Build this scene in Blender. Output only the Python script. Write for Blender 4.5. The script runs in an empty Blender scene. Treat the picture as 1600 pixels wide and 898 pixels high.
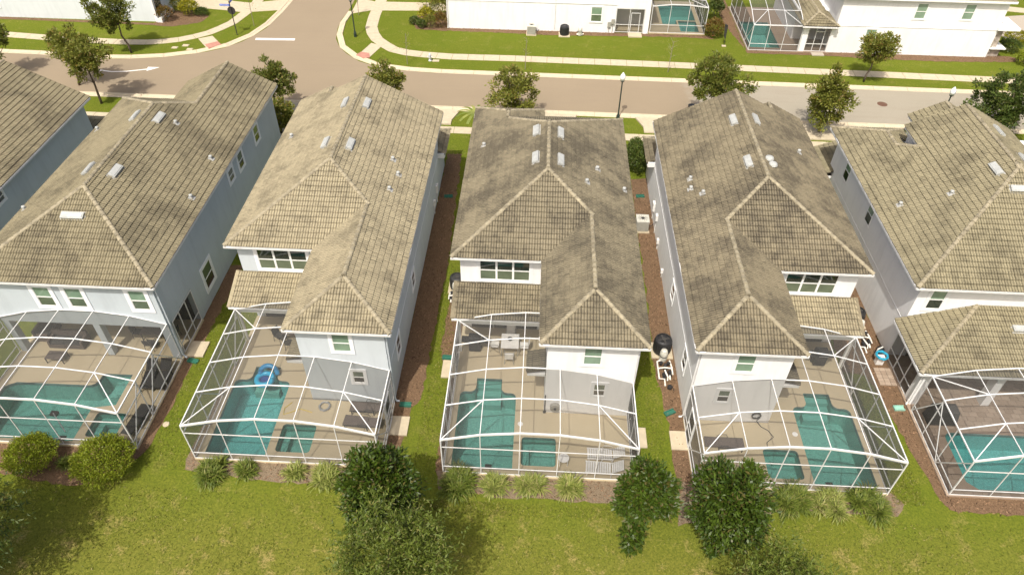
import bpy, bmesh, math, random
import numpy as np
from mathutils import Vector, Matrix
random.seed(7); R = np.random.default_rng(11)
SC = bpy.context.scene; COL = SC.collection

# ------------------------------------------------------------------ camera, sky, sun, exposure
cam = bpy.data.cameras.new('camera'); cam.sensor_width = 36.0; cam.lens = 36.0*1125.5/1600; cam.clip_end = 3000; cam.clip_start = .5
co = bpy.data.objects.new('camera', cam); COL.objects.link(co); SC.camera = co
PIT, YAW, ROL = math.radians(42.752), math.radians(2.1718), math.radians(0.8728)
co.matrix_world = Matrix.Translation((-.634, -28.896, 30.442)) @ Matrix.Rotation(YAW, 4, 'Z') @ Matrix.Rotation(math.pi/2-PIT, 4, 'X') @ Matrix.Rotation(ROL, 4, 'Z')
SUN = Vector((1.1, 3.28, -5.7)).normalized()
w = bpy.data.worlds.new('World'); SC.world = w; w.use_nodes = True
nt = w.node_tree; sky = nt.nodes.new('ShaderNodeTexSky'); sky.sky_type = 'NISHITA'; sky.sun_disc = False
el = math.asin(-SUN.z); az = math.atan2(-SUN.x, -SUN.y)
sky.sun_elevation = el; sky.sun_rotation = az; sky.air_density = 1.0; sky.dust_density = 8.0; sky.ozone_density = 1.0
nt.links.new(sky.outputs[0], nt.nodes['Background'].inputs[0]); nt.nodes['Background'].inputs[1].default_value = .15
sl = bpy.data.lights.new('sun', 'SUN'); sl.energy = 4.3; sl.angle = math.radians(.5); sl.color = (1, .955, .87)
so = bpy.data.objects.new('sun', sl); COL.objects.link(so); so.rotation_euler = SUN.to_track_quat('-Z', 'Y').to_euler(); so.location = (-20, -60, 100)
SC.view_settings.view_transform = 'Standard'; SC.view_settings.look = 'None'; SC.view_settings.exposure = 0.0; SC.view_settings.gamma = 1
SC.cycles.transparent_max_bounces = 24; SC.cycles.max_bounces = 8; SC.cycles.use_denoising = True

# ------------------------------------------------------------------ materials
def srgb(r, g, b):
    f = lambda c: ((c/255+.055)/1.055)**2.4 if c > 10 else c/255/12.92
    return (f(r), f(g), f(b), 1)
MATS = {}
class NT:
    def __init__(s, name):
        s.m = bpy.data.materials.new(name); s.m.use_nodes = True; s.t = s.m.node_tree; s.n = s.t.nodes
        s.b = s.n['Principled BSDF']; s.out = s.n['Material Output']; MATS[name] = s.m
    def add(s, typ, **k):
        n = s.n.new(typ)
        for a, v in k.items():
            if a == 'inp':
                for i, x in v.items(): n.inputs[i].default_value = x
            else: setattr(n, a, v)
        return n
    def l(s, a, b): s.t.links.new(a, b)
    def pos(s): return s.add('ShaderNodeNewGeometry').outputs['Position']
    def noise(s, scale, detail=4, rough=.6, vec=None, stretch=None):
        n = s.add('ShaderNodeTexNoise', inp={'Scale': scale, 'Detail': detail, 'Roughness': rough})
        v = vec or s.pos()
        if stretch:
            m = s.add('ShaderNodeMapping'); m.inputs['Scale'].default_value = stretch; s.l(v, m.inputs[0]); v = m.outputs[0]
        s.l(v, n.inputs['Vector']); return n.outputs[0]
    def ramp(s, fac, stops):
        n = s.add('ShaderNodeValToRGB'); e = n.color_ramp.elements
        while len(e) < len(stops): e.new(.5)
        for x, (p, c) in zip(e, stops): x.position = p; x.color = c if len(c) == 4 else (*c, 1)
        s.l(fac, n.inputs[0]); return n.outputs[0]
    def mix(s, fac, a, b, mode='MIX'):
        n = s.add('ShaderNodeMix', data_type='RGBA', blend_type=mode)
        for i, x in ((0, fac), (6, a), (7, b)):
            if isinstance(x, (int, float)): n.inputs[i].default_value = x
            elif isinstance(x, (tuple, list)): n.inputs[i].default_value = x if len(x) == 4 else (*x, 1)
            else: s.l(x, n.inputs[i])
        return n.outputs[2]
    def math(s, op, a, b=0., c=None):
        n = s.add('ShaderNodeMath', operation=op)
        for i, x in enumerate((a, b) if c is None else (a, b, c)):
            if isinstance(x, (int, float)): n.inputs[i].default_value = x
            else: s.l(x, n.inputs[i])
        return n.outputs[0]
    def attr(s, name, typ='GEOMETRY'): return s.add('ShaderNodeAttribute', attribute_name=name, attribute_type=typ).outputs['Fac']
    def col(s, c):
        if isinstance(c, (tuple, list)): s.b.inputs['Base Color'].default_value = c if len(c) == 4 else (*c, 1)
        else: s.l(c, s.b.inputs['Base Color'])
        return s
    def rough(s, v, spec=.5):
        if isinstance(v, (int, float)): s.b.inputs['Roughness'].default_value = v
        else: s.l(v, s.b.inputs['Roughness'])
        s.b.inputs['Specular IOR Level'].default_value = spec; return s
    def bump(s, h, strength=.4, dist=.02):
        n = s.add('ShaderNodeBump', inp={'Strength': strength, 'Distance': dist}); s.l(h, n.inputs['Height']); s.l(n.outputs[0], s.b.inputs['Normal']); return s

def plain(name, c, rough=.6, metal=0, var=.12, spec=.5):
    t = NT(name); n = t.noise(3.0, 5)
    f = lambda k: tuple(min(1, x*k) for x in c[:3])+(1,)
    t.col(t.ramp(n, [(.3, f(1-var)), (.7, f(1+var))])).rough(rough, spec); t.b.inputs['Metallic'].default_value = metal
    return t.m
def stucco(name, c):
    t = NT(name); n = t.noise(.7, 5, .65); n2 = t.noise(60, 3); n3 = t.noise(1.3, 4, .6, stretch=(1.6, 1.6, .25))
    a = t.mix(t.ramp(n, [(.3, (0, 0, 0)), (.75, (1, 1, 1))]), tuple(x*.92 for x in c), c)
    a = t.mix(t.ramp(n3, [(.5, (0, 0, 0)), (.8, (.5, .5, .5))]), a, tuple(x*.74 for x in c))
    t.col(a).rough(.9, .2).bump(n2, .25, .01); return t.m
stucco('stucco_white', (.83, .83, .82)); stucco('stucco_pale_blue', (.575, .625, .655)); stucco('stucco_blue', (.53, .585, .615)); stucco('stucco_sage', (.66, .70, .72))
plain('white_trim', (.82, .82, .80), .5, var=.03); plain('band_trim', (.76, .77, .77), .8, var=.03); plain('band_trim_blue', (.84, .85, .86), .8, var=.03)
plain('white_aluminium', (.68, .68, .67), .4, var=.10); plain('white_plastic', (.78, .77, .74), .4)
plain('dark_metal', (.035, .035, .035), .4); plain('black_plastic', (.022, .022, .024), .45); plain('charcoal_fabric', (.05, .048, .045), .9)
plain('brown_fabric', (.12, .095, .08), .9); plain('grey_metal', (.42, .43, .43), .4, .6); plain('beige_metal', (.34, .33, .29), .5); plain('beige_metal_light', (.55, .54, .48), .5)
plain('pvc', (.80, .77, .70), .4); plain('green_plastic', (.03, .14, .095), .5); plain('pale_green_plastic', (.26, .50, .40), .5)
plain('concrete', (.48, .41, .29), .9, var=.10); plain('concrete_kerb', (.52, .44, .31), .9, var=.10); plain('tactile_red', (.42, .20, .15), .9)
plain('road_paint', (.80, .78, .73), .7, var=.06); plain('manhole_iron', (.16, .085, .055), .7, .3)
plain('bark', (.12, .09, .065), .95, var=.35); plain('pale_bark', (.25, .21, .17), .95, var=.3)
plain('blue_plastic', (.02, .25, .50), .35); plain('sky_blue_plastic', (.02, .42, .68), .3); plain('navy_plastic', (.015, .07, .25), .4); plain('teal_hose', (.02, .30, .46), .4)
plain('yellow_hose', (.55, .42, .08), .5); plain('red_fabric', (.45, .05, .05), .8); plain('sign_blue', (.03, .10, .55), .4); plain('dark_green_pole', (.02, .035, .03), .4)
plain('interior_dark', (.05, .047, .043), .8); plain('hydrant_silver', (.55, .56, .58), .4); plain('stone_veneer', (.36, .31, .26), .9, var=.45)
plain('vent_metal', (.40, .41, .39), .6, var=.14); plain('lead_flash', (.36, .36, .34), .6, var=.2); plain('flower_yellow', (.50, .42, .02), .7, var=.3)
t = NT('lantern_glass'); t.col((.75, .78, .78)).rough(.15)

def tile_mat(name, base, dark, amt, seed):
    t = NT(name)
    m = t.add('ShaderNodeMapping'); m.inputs['Location'].default_value = (seed*7.3, seed*3.1, seed); t.l(t.pos(), m.inputs[0]); v = m.outputs[0]
    big = t.noise((.5, .30, .62, .4, .46)[seed % 5], 6, .62, v); mid = t.noise(1.7, 5, .75, v); fine = t.noise(30, 4, .75, v); sp = t.noise(7, 4, .8, v)
    rnd = t.math('ADD', t.attr('rnd'), t.attr('tile_rnd', 'OBJECT'))
    groove_tone = t.attr('groove_tone')
    st = t.math('ADD', t.math('ADD', t.math('MULTIPLY', big, .52), t.math('MULTIPLY', mid, .34)), t.math('MULTIPLY', sp, .14))
    st = t.ramp(st, [(.525-.06*amt, (0, 0, 0)), (.635-.05*amt, (1, 1, 1))])                    # algae patches, their own shape on each roof
    st = t.math('MULTIPLY', st, t.math('ADD', .50, t.math('MULTIPLY', groove_tone, .75)))
    c = t.mix(rnd, tuple(x*.90 for x in base), tuple(min(1, x*1.09) for x in base))
    c = t.mix(t.ramp(fine, [(.35, (0, 0, 0)), (.75, (.55, .55, .55))]), c, tuple(x*.6 for x in base))
    c = t.mix(t.math('MULTIPLY', st, min(.95, .62+.34*amt)), c, dark)
    c = t.mix(t.math('MINIMUM', t.math('MULTIPLY', groove_tone, .78), .88), c, tuple(x*.26 for x in base))  # base colour darkened in the grooves, towards the laps and at butt ends
    lich = t.noise(9, 3, .5, v); c = t.mix(t.ramp(lich, [(.66, (0, 0, 0)), (.72, (.38, .38, .38))]), c, (base[0]*1.2, base[1]*1.22, base[2]*1.2))
    t.col(c).rough(.92, .25).bump(fine, .4, .006)
    return t.m
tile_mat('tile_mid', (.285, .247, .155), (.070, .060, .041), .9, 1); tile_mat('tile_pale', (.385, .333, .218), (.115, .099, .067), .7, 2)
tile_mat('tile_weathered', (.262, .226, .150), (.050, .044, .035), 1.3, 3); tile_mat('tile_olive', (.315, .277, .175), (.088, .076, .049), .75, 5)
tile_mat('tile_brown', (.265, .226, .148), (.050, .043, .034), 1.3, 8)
plain('roof_underlay', (.10, .085, .065), .95)
plain('cap_tile', (.27, .235, .16), .9, var=.40)

t = NT('screen')                        # insect mesh: more of it in the way when seen edge-on, as a woven mesh has
tr = t.add('ShaderNodeBsdfTransparent'); df = t.add('ShaderNodeBsdfDiffuse'); df.inputs[0].default_value = (.10, .10, .094, 1); mx = t.add('ShaderNodeMixShader')
lw = t.add('ShaderNodeLayerWeight', inp={'Blend': .5}); f = t.math('POWER', lw.outputs['Facing'], 3.0)
t.l(t.math('ADD', .35, t.math('MULTIPLY', f, .57)), mx.inputs[0]); t.l(tr.outputs[0], mx.inputs[1]); t.l(df.outputs[0], mx.inputs[2]); t.l(mx.outputs[0], t.out.inputs[0])

def glass(name, c, rough=.06):
    t = NT(name); n = t.noise(1.1, 3); t.col(t.ramp(n, [(.35, tuple(x*.7 for x in c)), (.7, c)])).rough(rough, .7); t.b.inputs['Coat Weight'].default_value = .6; t.b.inputs['Coat Roughness'].default_value = .02; return t.m
glass('glass_dark', (.022, .034, .027)); glass('glass_green', (.22, .33, .23)); glass('glass_olive', (.13, .17, .11)); glass('glass_brown', (.07, .06, .048)); glass('door_glass', (.035, .035, .033))

t = NT('water'); tr = t.add('ShaderNodeBsdfTransparent'); tr.inputs[0].default_value = (.80, .93, .92, 1)
gl = t.add('ShaderNodeBsdfGlossy', inp={'Roughness': .04}); fr = t.add('ShaderNodeFresnel', inp={'IOR': 1.33}); mx = t.add('ShaderNodeMixShader')
bp = t.add('ShaderNodeBump', inp={'Strength': .45, 'Distance': .04}); t.l(t.noise(5, 3), bp.inputs['Height'])
t.l(bp.outputs[0], gl.inputs['Normal']); t.l(bp.outputs[0], fr.inputs['Normal']); t.l(fr.outputs[0], mx.inputs[0]); t.l(tr.outputs[0], mx.inputs[1]); t.l(gl.outputs[0], mx.inputs[2]); t.l(mx.outputs[0], t.out.inputs[0])
def plaster(name, c):
    t = NT(name); n = t.noise(1.2, 4); n2 = t.noise(14, 4, .7)
    a = t.mix(n, tuple(x*.82 for x in c), tuple(x*1.15 for x in c)); a = t.mix(t.ramp(n2, [(.42, (0, 0, 0)), (.66, (.6, .6, .6))]), a, tuple(min(1, x*1.6+.03) for x in c))
    t.col(a).rough(.8); return t.m
plaster('pool_plaster', (.145, .36, .31)); plaster('pool_plaster_bright', (.12, .41, .40)); plain('pool_tile', (.10, .17, .16), .3, var=.4)

t = NT('deck_paint'); n = t.noise(.8, 5); n2 = t.noise(30, 4, .7)
a = t.mix(n, (.45, .375, .24), (.555, .475, .325)); a = t.mix(t.ramp(n2, [(.45, (0, 0, 0)), (.8, (.45, .45, .45))]), a, (.33, .27, .18)); t.col(a).rough(.85, .3).bump(n2, .2, .004)
t = NT('travertine'); n = t.noise(6, 5, .7); rn = t.attr('tile_rnd', 'OBJECT')
a = t.mix(rn, (.26, .19, .14), (.46, .37, .29)); t.col(t.mix(n, a, (.30, .235, .175))).rough(.85, .3)
t = NT('paver_grey'); n = t.noise(8, 4, .7); t.col(t.mix(n, (.30, .26, .21), (.48, .42, .34))).rough(.9)

t = NT('asphalt'); n = t.noise(.25, 5, .6); n2 = t.noise(22, 5, .8); n3 = t.noise(1.6, 4)
sx = t.add('ShaderNodeSeparateXYZ'); t.l(t.pos(), sx.inputs[0]); wob = t.math('ADD', sx.outputs[0], t.math('MULTIPLY', n3, 2.2))
patch = t.ramp(t.math('MULTIPLY', t.math('SUBTRACT', wob, 12.5), .3), [(.2, (0, 0, 0)), (.6, (1, 1, 1))])
warm = t.mix(n, (.27, .215, .145), (.325, .262, .178)); grey = t.mix(n, (.325, .30, .235), (.375, .345, .275))
a = t.mix(patch, warm, grey); a = t.mix(t.ramp(n2, [(.35, (.55, .55, .55)), (.65, (0, 0, 0))]), a, (.19, .15, .11))
dk = t.noise(1.1, 4, .6, stretch=(.16, 1.4, 1)); a = t.mix(t.ramp(dk, [(.5, (0, 0, 0)), (.78, (.30, .30, .30))]), a, (.24, .19, .14))
t.col(a).rough(.92, .15).bump(n2, .3, .006)

def lawn_mat(name, dry):
    t = NT(name); n = t.noise(.33, 5, .62); n1 = t.noise(1.9, 5, .7); n2 = t.noise(9, 5, .8); n3 = t.noise(38, 3, .8); n4 = t.noise(.9, 5, .65)
    sx = t.add('ShaderNodeSeparateXYZ'); t.l(t.pos(), sx.inputs[0])
    rear = t.ramp(t.math('MULTIPLY', t.math('ADD', sx.outputs[1], 14.0), .2), [(0, (1, 1, 1)), (.8, (0, 0, 0))])        # the mown common ground behind the houses is drier
    a = t.mix(n1, (.105, .140, .011), (.235, .240, .033)); a = t.mix(t.ramp(n, [(.35, (0, 0, 0)), (.7, (.85, .85, .85))]), a, (.140, .182, .016))
    y = t.mix(n1, (.15, .152, .020), (.32, .275, .068)); a = t.mix(t.math('MULTIPLY', rear, .66), a, y)
    bare = t.ramp(t.math('ADD', t.math('MULTIPLY', n4, .7), t.math('MULTIPLY', n2, .3)), [(.535, (0, 0, 0)), (.63, (1, 1, 1))])
    a = t.mix(t.math('MULTIPLY', bare, t.math('ADD', .22, t.math('MULTIPLY', rear, .62))), a, (.43, .32, .13))
    a = t.mix(t.ramp(n2, [(.38, (.72, .72, .72)), (.58, (0, 0, 0))]), a, (.05, .075, .012)); a = t.mix(t.ramp(n3, [(.4, (.45, .45, .45)), (.6, (0, 0, 0))]), a, (.07, .09, .016))
    t.col(a).rough(1, .02).bump(n3, .6, .04); return t.m
lawn_mat('lawn', 1)
t = NT('mulch'); n = t.noise(2, 4); n2 = t.noise(24, 5, .85); v = t.add('ShaderNodeTexVoronoi', inp={'Scale': 17}); t.l(t.pos(), v.inputs['Vector'])
a = t.mix(v.outputs['Color'], (.07, .040, .022), (.21, .12, .066)); a = t.mix(n2, a, (.25, .17, .105)); a = t.mix(t.ramp(n2, [(.36, (.8, .8, .8)), (.5, (0, 0, 0))]), a, (.03, .018, .012)); t.col(a).rough(.95, .1).bump(n2, .9, .05)
t = NT('mulch_grey'); n2 = t.noise(22, 5, .85); v = t.add('ShaderNodeTexVoronoi', inp={'Scale': 15}); t.l(t.pos(), v.inputs['Vector'])
a = t.mix(v.outputs['Color'], (.10, .072, .048), (.23, .175, .12)); a = t.mix(n2, a, (.30, .235, .155)); a = t.mix(t.ramp(n2, [(.36, (.8, .8, .8)), (.5, (0, 0, 0))]), a, (.05, .035, .026)); t.col(a).rough(.95, .1).bump(n2, .9, .05)
def chip_mat(name, a, b):
    t = NT(name); t.col(t.mix(t.attr('rnd'), a, b)).rough(.9, .2); return t.m
chip_mat('chips', (.035, .02, .012), (.34, .21, .125))
def leaf_mat(name, a, b, c, rough=.55, spec=.4, trans=.25):
    t = NT(name); r = t.attr('rnd'); n = t.noise(1.4, 3)
    k = t.mix(r, a, b); k = t.mix(t.ramp(t.math('FRACT', t.math('MULTIPLY', r, 7.31)), [(.86, (0, 0, 0)), (.9, (1, 1, 1))]), k, c); k = t.mix(t.math('MULTIPLY', n, .35), k, tuple(x*.6 for x in a))
    t.col(k).rough(rough, spec)
    tl = t.add('ShaderNodeBsdfTranslucent'); t.l(k, tl.inputs[0]); mx = t.add('ShaderNodeMixShader'); mx.inputs[0].default_value = trans
    t.l(t.b.outputs[0], mx.inputs[1]); t.l(tl.outputs[0], mx.inputs[2]); t.l(mx.outputs[0], t.out.inputs[0]); return t.m
leaf_mat('leaf_magnolia', (.022, .045, .004), (.080, .125, .012), (.10, .085, .022), .44, .35, .10)
leaf_mat('leaf_oak', (.125, .15, .018), (.30, .31, .055), (.31, .22, .06), trans=.4); leaf_mat('leaf_oak_dark', (.095, .125, .016), (.24, .265, .045), (.25, .20, .05), trans=.4)
leaf_mat('leaf_cypress', (.065, .10, .010), (.185, .23, .032), (.23, .22, .06), trans=.3); leaf_mat('leaf_holly', (.15, .205, .010), (.35, .40, .03), (.22, .19, .03), trans=.35)
leaf_mat('leaf_flax', (.15, .20, .03), (.38, .40, .11), (.42, .37, .16)); leaf_mat('leaf_flax_dark', (.075, .115, .015), (.22, .27, .04), (.28, .27, .08)); leaf_mat('leaf_hedge', (.04, .07, .010), (.12, .165, .025), (.15, .15, .04))
leaf_mat('leaf_red', (.12, .07, .015), (.20, .17, .03), (.28, .08, .02)); leaf_mat('leaf_gold', (.22, .22, .01), (.42, .38, .02), (.12, .14, .02)); leaf_mat('grass_blade', (.10, .13, .014), (.29, .275, .055), (.40, .33, .13))
M = lambda n: MATS[n]

# ------------------------------------------------------------------ object helpers
LOC = {}
def kids_loc(p): return LOC.get(p.name, Vector((0, 0, 0))) if p else Vector((0, 0, 0))
def put(o, parent=None, wloc=None, label=None, cat=None, group=None, kind=None):
    COL.objects.link(o); pl = kids_loc(parent); wl = Vector(wloc) if wloc is not None else pl
    if parent: o.parent = parent
    o.location = wl-pl; LOC[o.name] = wl
    if label: o['label'] = label
    if cat: o['category'] = cat
    if group: o['group'] = group
    if kind: o['kind'] = kind
    return o
def thing(name, loc, label, cat, group=None): return put(bpy.data.objects.new(name, None), None, loc, label, cat, group)
def node(name, parent): return put(bpy.data.objects.new(name, None), parent)
def frame_struct(name): return put(bpy.data.objects.new(name, None), None, (0, 0, 0), kind='structure')
class MB:
    def __init__(s): s.v = []; s.f = []
    def add(s, v, f):
        k = len(s.v); s.v += [tuple(x) for x in v]; s.f += [tuple(i+k for i in q) for q in f]; return s
    def box(s, x0, y0, z0, x1, y1, z1):
        return s.add([(x0,y0,z0),(x1,y0,z0),(x1,y1,z0),(x0,y1,z0),(x0,y0,z1),(x1,y0,z1),(x1,y1,z1),(x0,y1,z1)], [(3,2,1,0),(4,5,6,7),(0,1,5,4),(1,2,6,5),(2,3,7,6),(3,0,4,7)])
    def obox(s, c, r, u, n, a, b, d):
        c, r, u, n = map(Vector, (c, r, u, n)); P = []
        for k in (-d, d):
            for i, j in ((-a,-b),(a,-b),(a,b),(-a,b)): P.append(c+r*i+u*j+n*k)
        return s.add(P, [(3,2,1,0),(4,5,6,7),(0,1,5,4),(1,2,6,5),(2,3,7,6),(3,0,4,7)])
    def beam(s, p, q, w, h, up=(0,0,1)):
        p, q = Vector(p), Vector(q); d = (q-p); L = d.length; d.normalize(); up = Vector(up)
        if abs(d.dot(up)) > .98: up = Vector((0,1,0))
        r = d.cross(up).normalized(); u = r.cross(d)
        return s.obox((p+q)/2, r, u, d, w/2, h/2, L/2)
    def tube(s, pts, rad, n=6, cap=True):
        pts = [Vector(p) for p in pts]; rad = rad if isinstance(rad, (list, tuple)) else [rad]*len(pts); V = []; F = []
        for i, p in enumerate(pts):
            d = (pts[min(i+1, len(pts)-1)]-pts[max(i-1, 0)]).normalized(); a = Vector((0,0,1)) if abs(d.z) < .9 else Vector((1,0,0))
            r = d.cross(a).normalized(); u = r.cross(d)
            for k in range(n): t = 2*math.pi*k/n; V.append(p+(r*math.cos(t)+u*math.sin(t))*rad[i])
        for i in range(len(pts)-1):
            for k in range(n): F.append((i*n+k, i*n+(k+1)%n, (i+1)*n+(k+1)%n, (i+1)*n+k))
        if cap: F += [tuple(range(n-1, -1, -1)), tuple(range((len(pts)-1)*n, len(pts)*n))]
        return s.add(V, F)
    def prism(s, poly, z0, z1):
        n = len(poly); zf = lambda z, p: z(p) if callable(z) else z
        V = [(p[0], p[1], zf(z0, p)) for p in poly]+[(p[0], p[1], zf(z1, p)) for p in poly]
        return s.add(V, [tuple(range(n-1, -1, -1)), tuple(range(n, 2*n))]+[(i, (i+1)%n, n+(i+1)%n, n+i) for i in range(n)])
    def lathe(s, c, prof, n=14):
        V = []; F = []; m = len(prof)
        for r, z in prof:
            for k in range(n): t = 2*math.pi*k/n; V.append((c[0]+r*math.cos(t), c[1]+r*math.sin(t), c[2]+z))
        for i in range(m-1):
            for k in range(n): F.append((i*n+k, i*n+(k+1)%n, (i+1)*n+(k+1)%n, (i+1)*n+k))
        F += [tuple(range(n-1, -1, -1)), tuple(range((m-1)*n, m*n))]
        return s.add(V, F)
    def build_local(s, name, mat, parent, **k):
        p = kids_loc(parent); s.v = [(x+p.x, y+p.y, z+p.z) for x, y, z in s.v]; return s.build(name, mat, parent, **k)
    def poly(s, pts): return s.add(pts, [tuple(range(len(pts)))])
    def build(s, name, mat, parent=None, label=None, cat=None, group=None, kind=None, wloc=None, smooth=False, bevel=0):
        pl = Vector(wloc) if wloc is not None else kids_loc(parent); me = bpy.data.meshes.new(name)
        me.from_pydata([(x-pl.x, y-pl.y, z-pl.z) for x, y, z in s.v], [], s.f); me.materials.append(M(mat))
        if smooth: me.polygons.foreach_set('use_smooth', [True]*len(me.polygons))
        o = put(bpy.data.objects.new(name, me), parent, pl, label, cat, group, kind)
        if bevel: b = o.modifiers.new('bevel', 'BEVEL'); b.width = bevel; b.segments = 2; b.limit_method = 'ANGLE'
        return o
def quads_mesh(name, V, mat, parent=None, rnd=None, wloc=None, **k):      # V: (N,4,3) world
    pl = Vector(wloc) if wloc is not None else kids_loc(parent); N = len(V); me = bpy.data.meshes.new(name)
    me.vertices.add(4*N); me.vertices.foreach_set('co', (V-np.array(pl)).astype(np.float32).ravel())
    me.loops.add(4*N); me.loops.foreach_set('vertex_index', np.arange(4*N, dtype=np.int32))
    me.polygons.add(N); me.polygons.foreach_set('loop_start', np.arange(0, 4*N, 4, dtype=np.int32))
    me.update(calc_edges=True); me.materials.append(M(mat))
    if rnd is not None: a = me.attributes.new('rnd', 'FLOAT', 'FACE'); a.data.foreach_set('value', rnd.astype(np.float32))
    return put(bpy.data.objects.new(name, me), parent, pl, **k)
def unit(v): return v/(np.linalg.norm(v, axis=-1, keepdims=True)+1e-9)
def leaf_quads(P, D, N, L, W):                                            # diamond leaves from stalk P along D
    S = unit(np.cross(D, N)); L = np.asarray(L).reshape(-1, 1); W = np.asarray(W).reshape(-1, 1)
    return np.stack([P, P+D*L*.5+S*W*.5, P+D*L, P+D*L*.5-S*W*.5], 1)

# ------------------------------------------------------------------ ground, street, kerbs, pavements
HOLES = [(-4.3, -9.2, 1.0, -3.4), (-16.52, -9.05, -11.2, -3.25), (11.1, -9.23, 16.41, -3.43), (-28.7, -8.75, -21.1, -4.25), (20.7, -9.05, 27.1, -5.6), (11.6, 42.9, 15.3, 50.1), (19.5, 39.8, 22.9, 46.1)]
gx = sorted(set([-900, -500, -250]+list(range(-120, 121, 20))+[250, 500, 900]+[v for h in HOLES for v in (h[0], h[2])])); gy = sorted(set([-900, -500, -250]+list(range(-120, 121, 20))+[250, 500, 900]+[v for h in HOLES for v in (h[1], h[3])]))
gn = len(gx); mb = MB(); inh = lambda x, y: any(h[0] < x < h[2] and h[1] < y < h[3] for h in HOLES)      # openings where pools are dug in
mb.add([(x, y, 0.0) for y in gy for x in gx], [(j*gn+i, j*gn+i+1, (j+1)*gn+i+1, (j+1)*gn+i) for j in range(len(gy)-1) for i in range(gn-1) if not inh((gx[i]+gx[i+1])/2, (gy[j]+gy[j+1])/2)]); mb.build('lawn', 'lawn', kind='structure')
near = lambda x: 25.55-.0125*x
far = lambda x: 32.33-.0135*x
Lc = [(-47, 33.55), (-43.5, 33.1), (-40, 33.15), (-36.4, 33.75), (-34.2, 34.45), (-32.5, 35.25), (-31.1, 36.25), (-29.9, 37.7), (-29.1, 39.3), (-28.5, 41), (-28.05, 44), (-27.8, 48), (-27.8, 110)]
Rc = [(-21.2, 110), (-21.2, 45.9), (-21.45, 43.5), (-21.35, 41.4), (-20.95, 39.0), (-20.2, 37.2), (-19.2, 35.8), (-17.7, 34.3), (-15.6, 33.2), (-13.4, 32.72), (-10.8, 32.45), (-5.4, 32.38)]
road = [(-160, near(-160)), (160, near(160)), (160, far(160)), (20, far(20))]+Rc[::-1]+Lc[::-1]+[(-160, far(-160)+.3)]
from mathutils.geometry import tessellate_polygon
def flat(name, poly, z, mat):
    v = [Vector((x, y, z)) for x, y in poly]; tri = tessellate_polygon([v])
    def ccw(t): a, b, c = (v[i] for i in t); return t if (b-a).cross(c-a).z > 0 else t[::-1]
    m = MB(); m.add(v, [ccw(tuple(t)) for t in tri]); return m.build(name, mat, kind='structure')
flat('road', road, .004, 'asphalt')
def resample(pts, step):
    pts = [Vector((*p, 0)) for p in pts]; out = [pts[0]]; acc = 0
    for a, b in zip(pts, pts[1:]):
        L = (b-a).length; d = step-acc
        while d <= L: out.append(a+(b-a)*(d/L)); d += step
        acc = (acc+L) % step
    if (pts[-1]-out[-1]).length > step*.3: out.append(pts[-1])
    return out
def strip_pieces(parent, name, mat, pts, wa, wb, z0, z1, gap, step, jit=0.0, prof=None):
    P = resample(pts, step)
    nr = []
    for i in range(len(P)):
        d = (P[min(i+1, len(P)-1)]-P[max(i-1, 0)]).normalized(); nr.append(Vector((-d.y, d.x, 0)))
    for i in range(len(P)-1):
        d = (P[i+1]-P[i]).normalized()*gap*.5; a, b = P[i]+d, P[i+1]-d; dz = random.uniform(-jit, jit)
        if prof:        # kerb section from road side to back
            m = MB(); n = len(prof); V = [q+nq*x+Vector((0, 0, z)) for q, nq in ((a, nr[i]), (b, nr[i+1])) for x, z in prof]
            m.add(V, [(k, k+1, n+k+1, n+k) for k in range(n-1)]+[tuple(range(n-1, -1, -1)), tuple(range(n, 2*n))]); m.build(name, mat, parent)
        else:
            q = [a+nr[i]*wa, b+nr[i+1]*wa, b+nr[i+1]*wb, a+nr[i]*wb]; MB().prism([(v.x, v.y) for v in q][::-1] if wb < wa else [(v.x, v.y) for v in q], z0, z1+dz).build(name, mat, parent)
KP = [(0, -.02), (.0, .012), (.32, .03), (.40, .10), (.58, .115), (.60, -.02)]
kn = frame_struct('near_kerb'); kf = frame_struct('far_kerb'); kc = frame_struct('corner_kerb')
strip_pieces(kn, 'kerb_stone', 'concrete_kerb', [(70, near(70)), (-75, near(-75))], 0, 0, 0, 0, .025, 3.0, prof=[(-x, z) for x, z in KP][::1])
strip_pieces(kf, 'kerb_stone', 'concrete_kerb', [(-20.9, 39.0)][:0]+Rc[1:]+[(20, far(20)), (75, far(75))], 0, 0, 0, 0, .025, 3.0, prof=KP)
strip_pieces(kc, 'kerb_stone', 'concrete_kerb', [(-75, 34.1)]+Lc[:-1]+[(-27.8, 66)], 0, 0, 0, 0, .025, 3.0, prof=KP)
fs = frame_struct('far_pavement'); ns = frame_struct('near_pavement'); cs = frame_struct('corner_pavement')
strip_pieces(fs, 'paving_slab', 'concrete', [(-18.3, 66), (-18.3, 49.2), (-18.25, 44.9), (-18.05, 42.1), (-17.6, 40.6), (-16.9, 39.15), (-15.2, 37.15), (-13.2, 36.3), (-9.5, 35.88), (-3, 35.92), (13, 35.6), (41, 34.7), (75, 33.7)], -.6, .6, -.05, .02, .03, 1.5, .004)
strip_pieces(cs, 'paving_slab', 'concrete', [(-75, 38.3), (-54, 37.7), (-47.3, 37.05), (-41.4, 36.76), (-38.8, 36.9), (-36.6, 37.4), (-34.1, 39.05), (-32.4, 41.7), (-31.5, 46.1), (-31.4, 66)], -.55, .55, -.05, .02, .03, 1.5, .004)
strip_pieces(ns, 'paving_slab', 'concrete', [(-60, 23.15), (60, 21.75)], -.5, .5, -.05, .02, .03, 1.5, .004)
def slab(name, mat, poly, z, **k): return MB().prism(poly, -.05, z).build(name, mat, kind='structure', **k)
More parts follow.
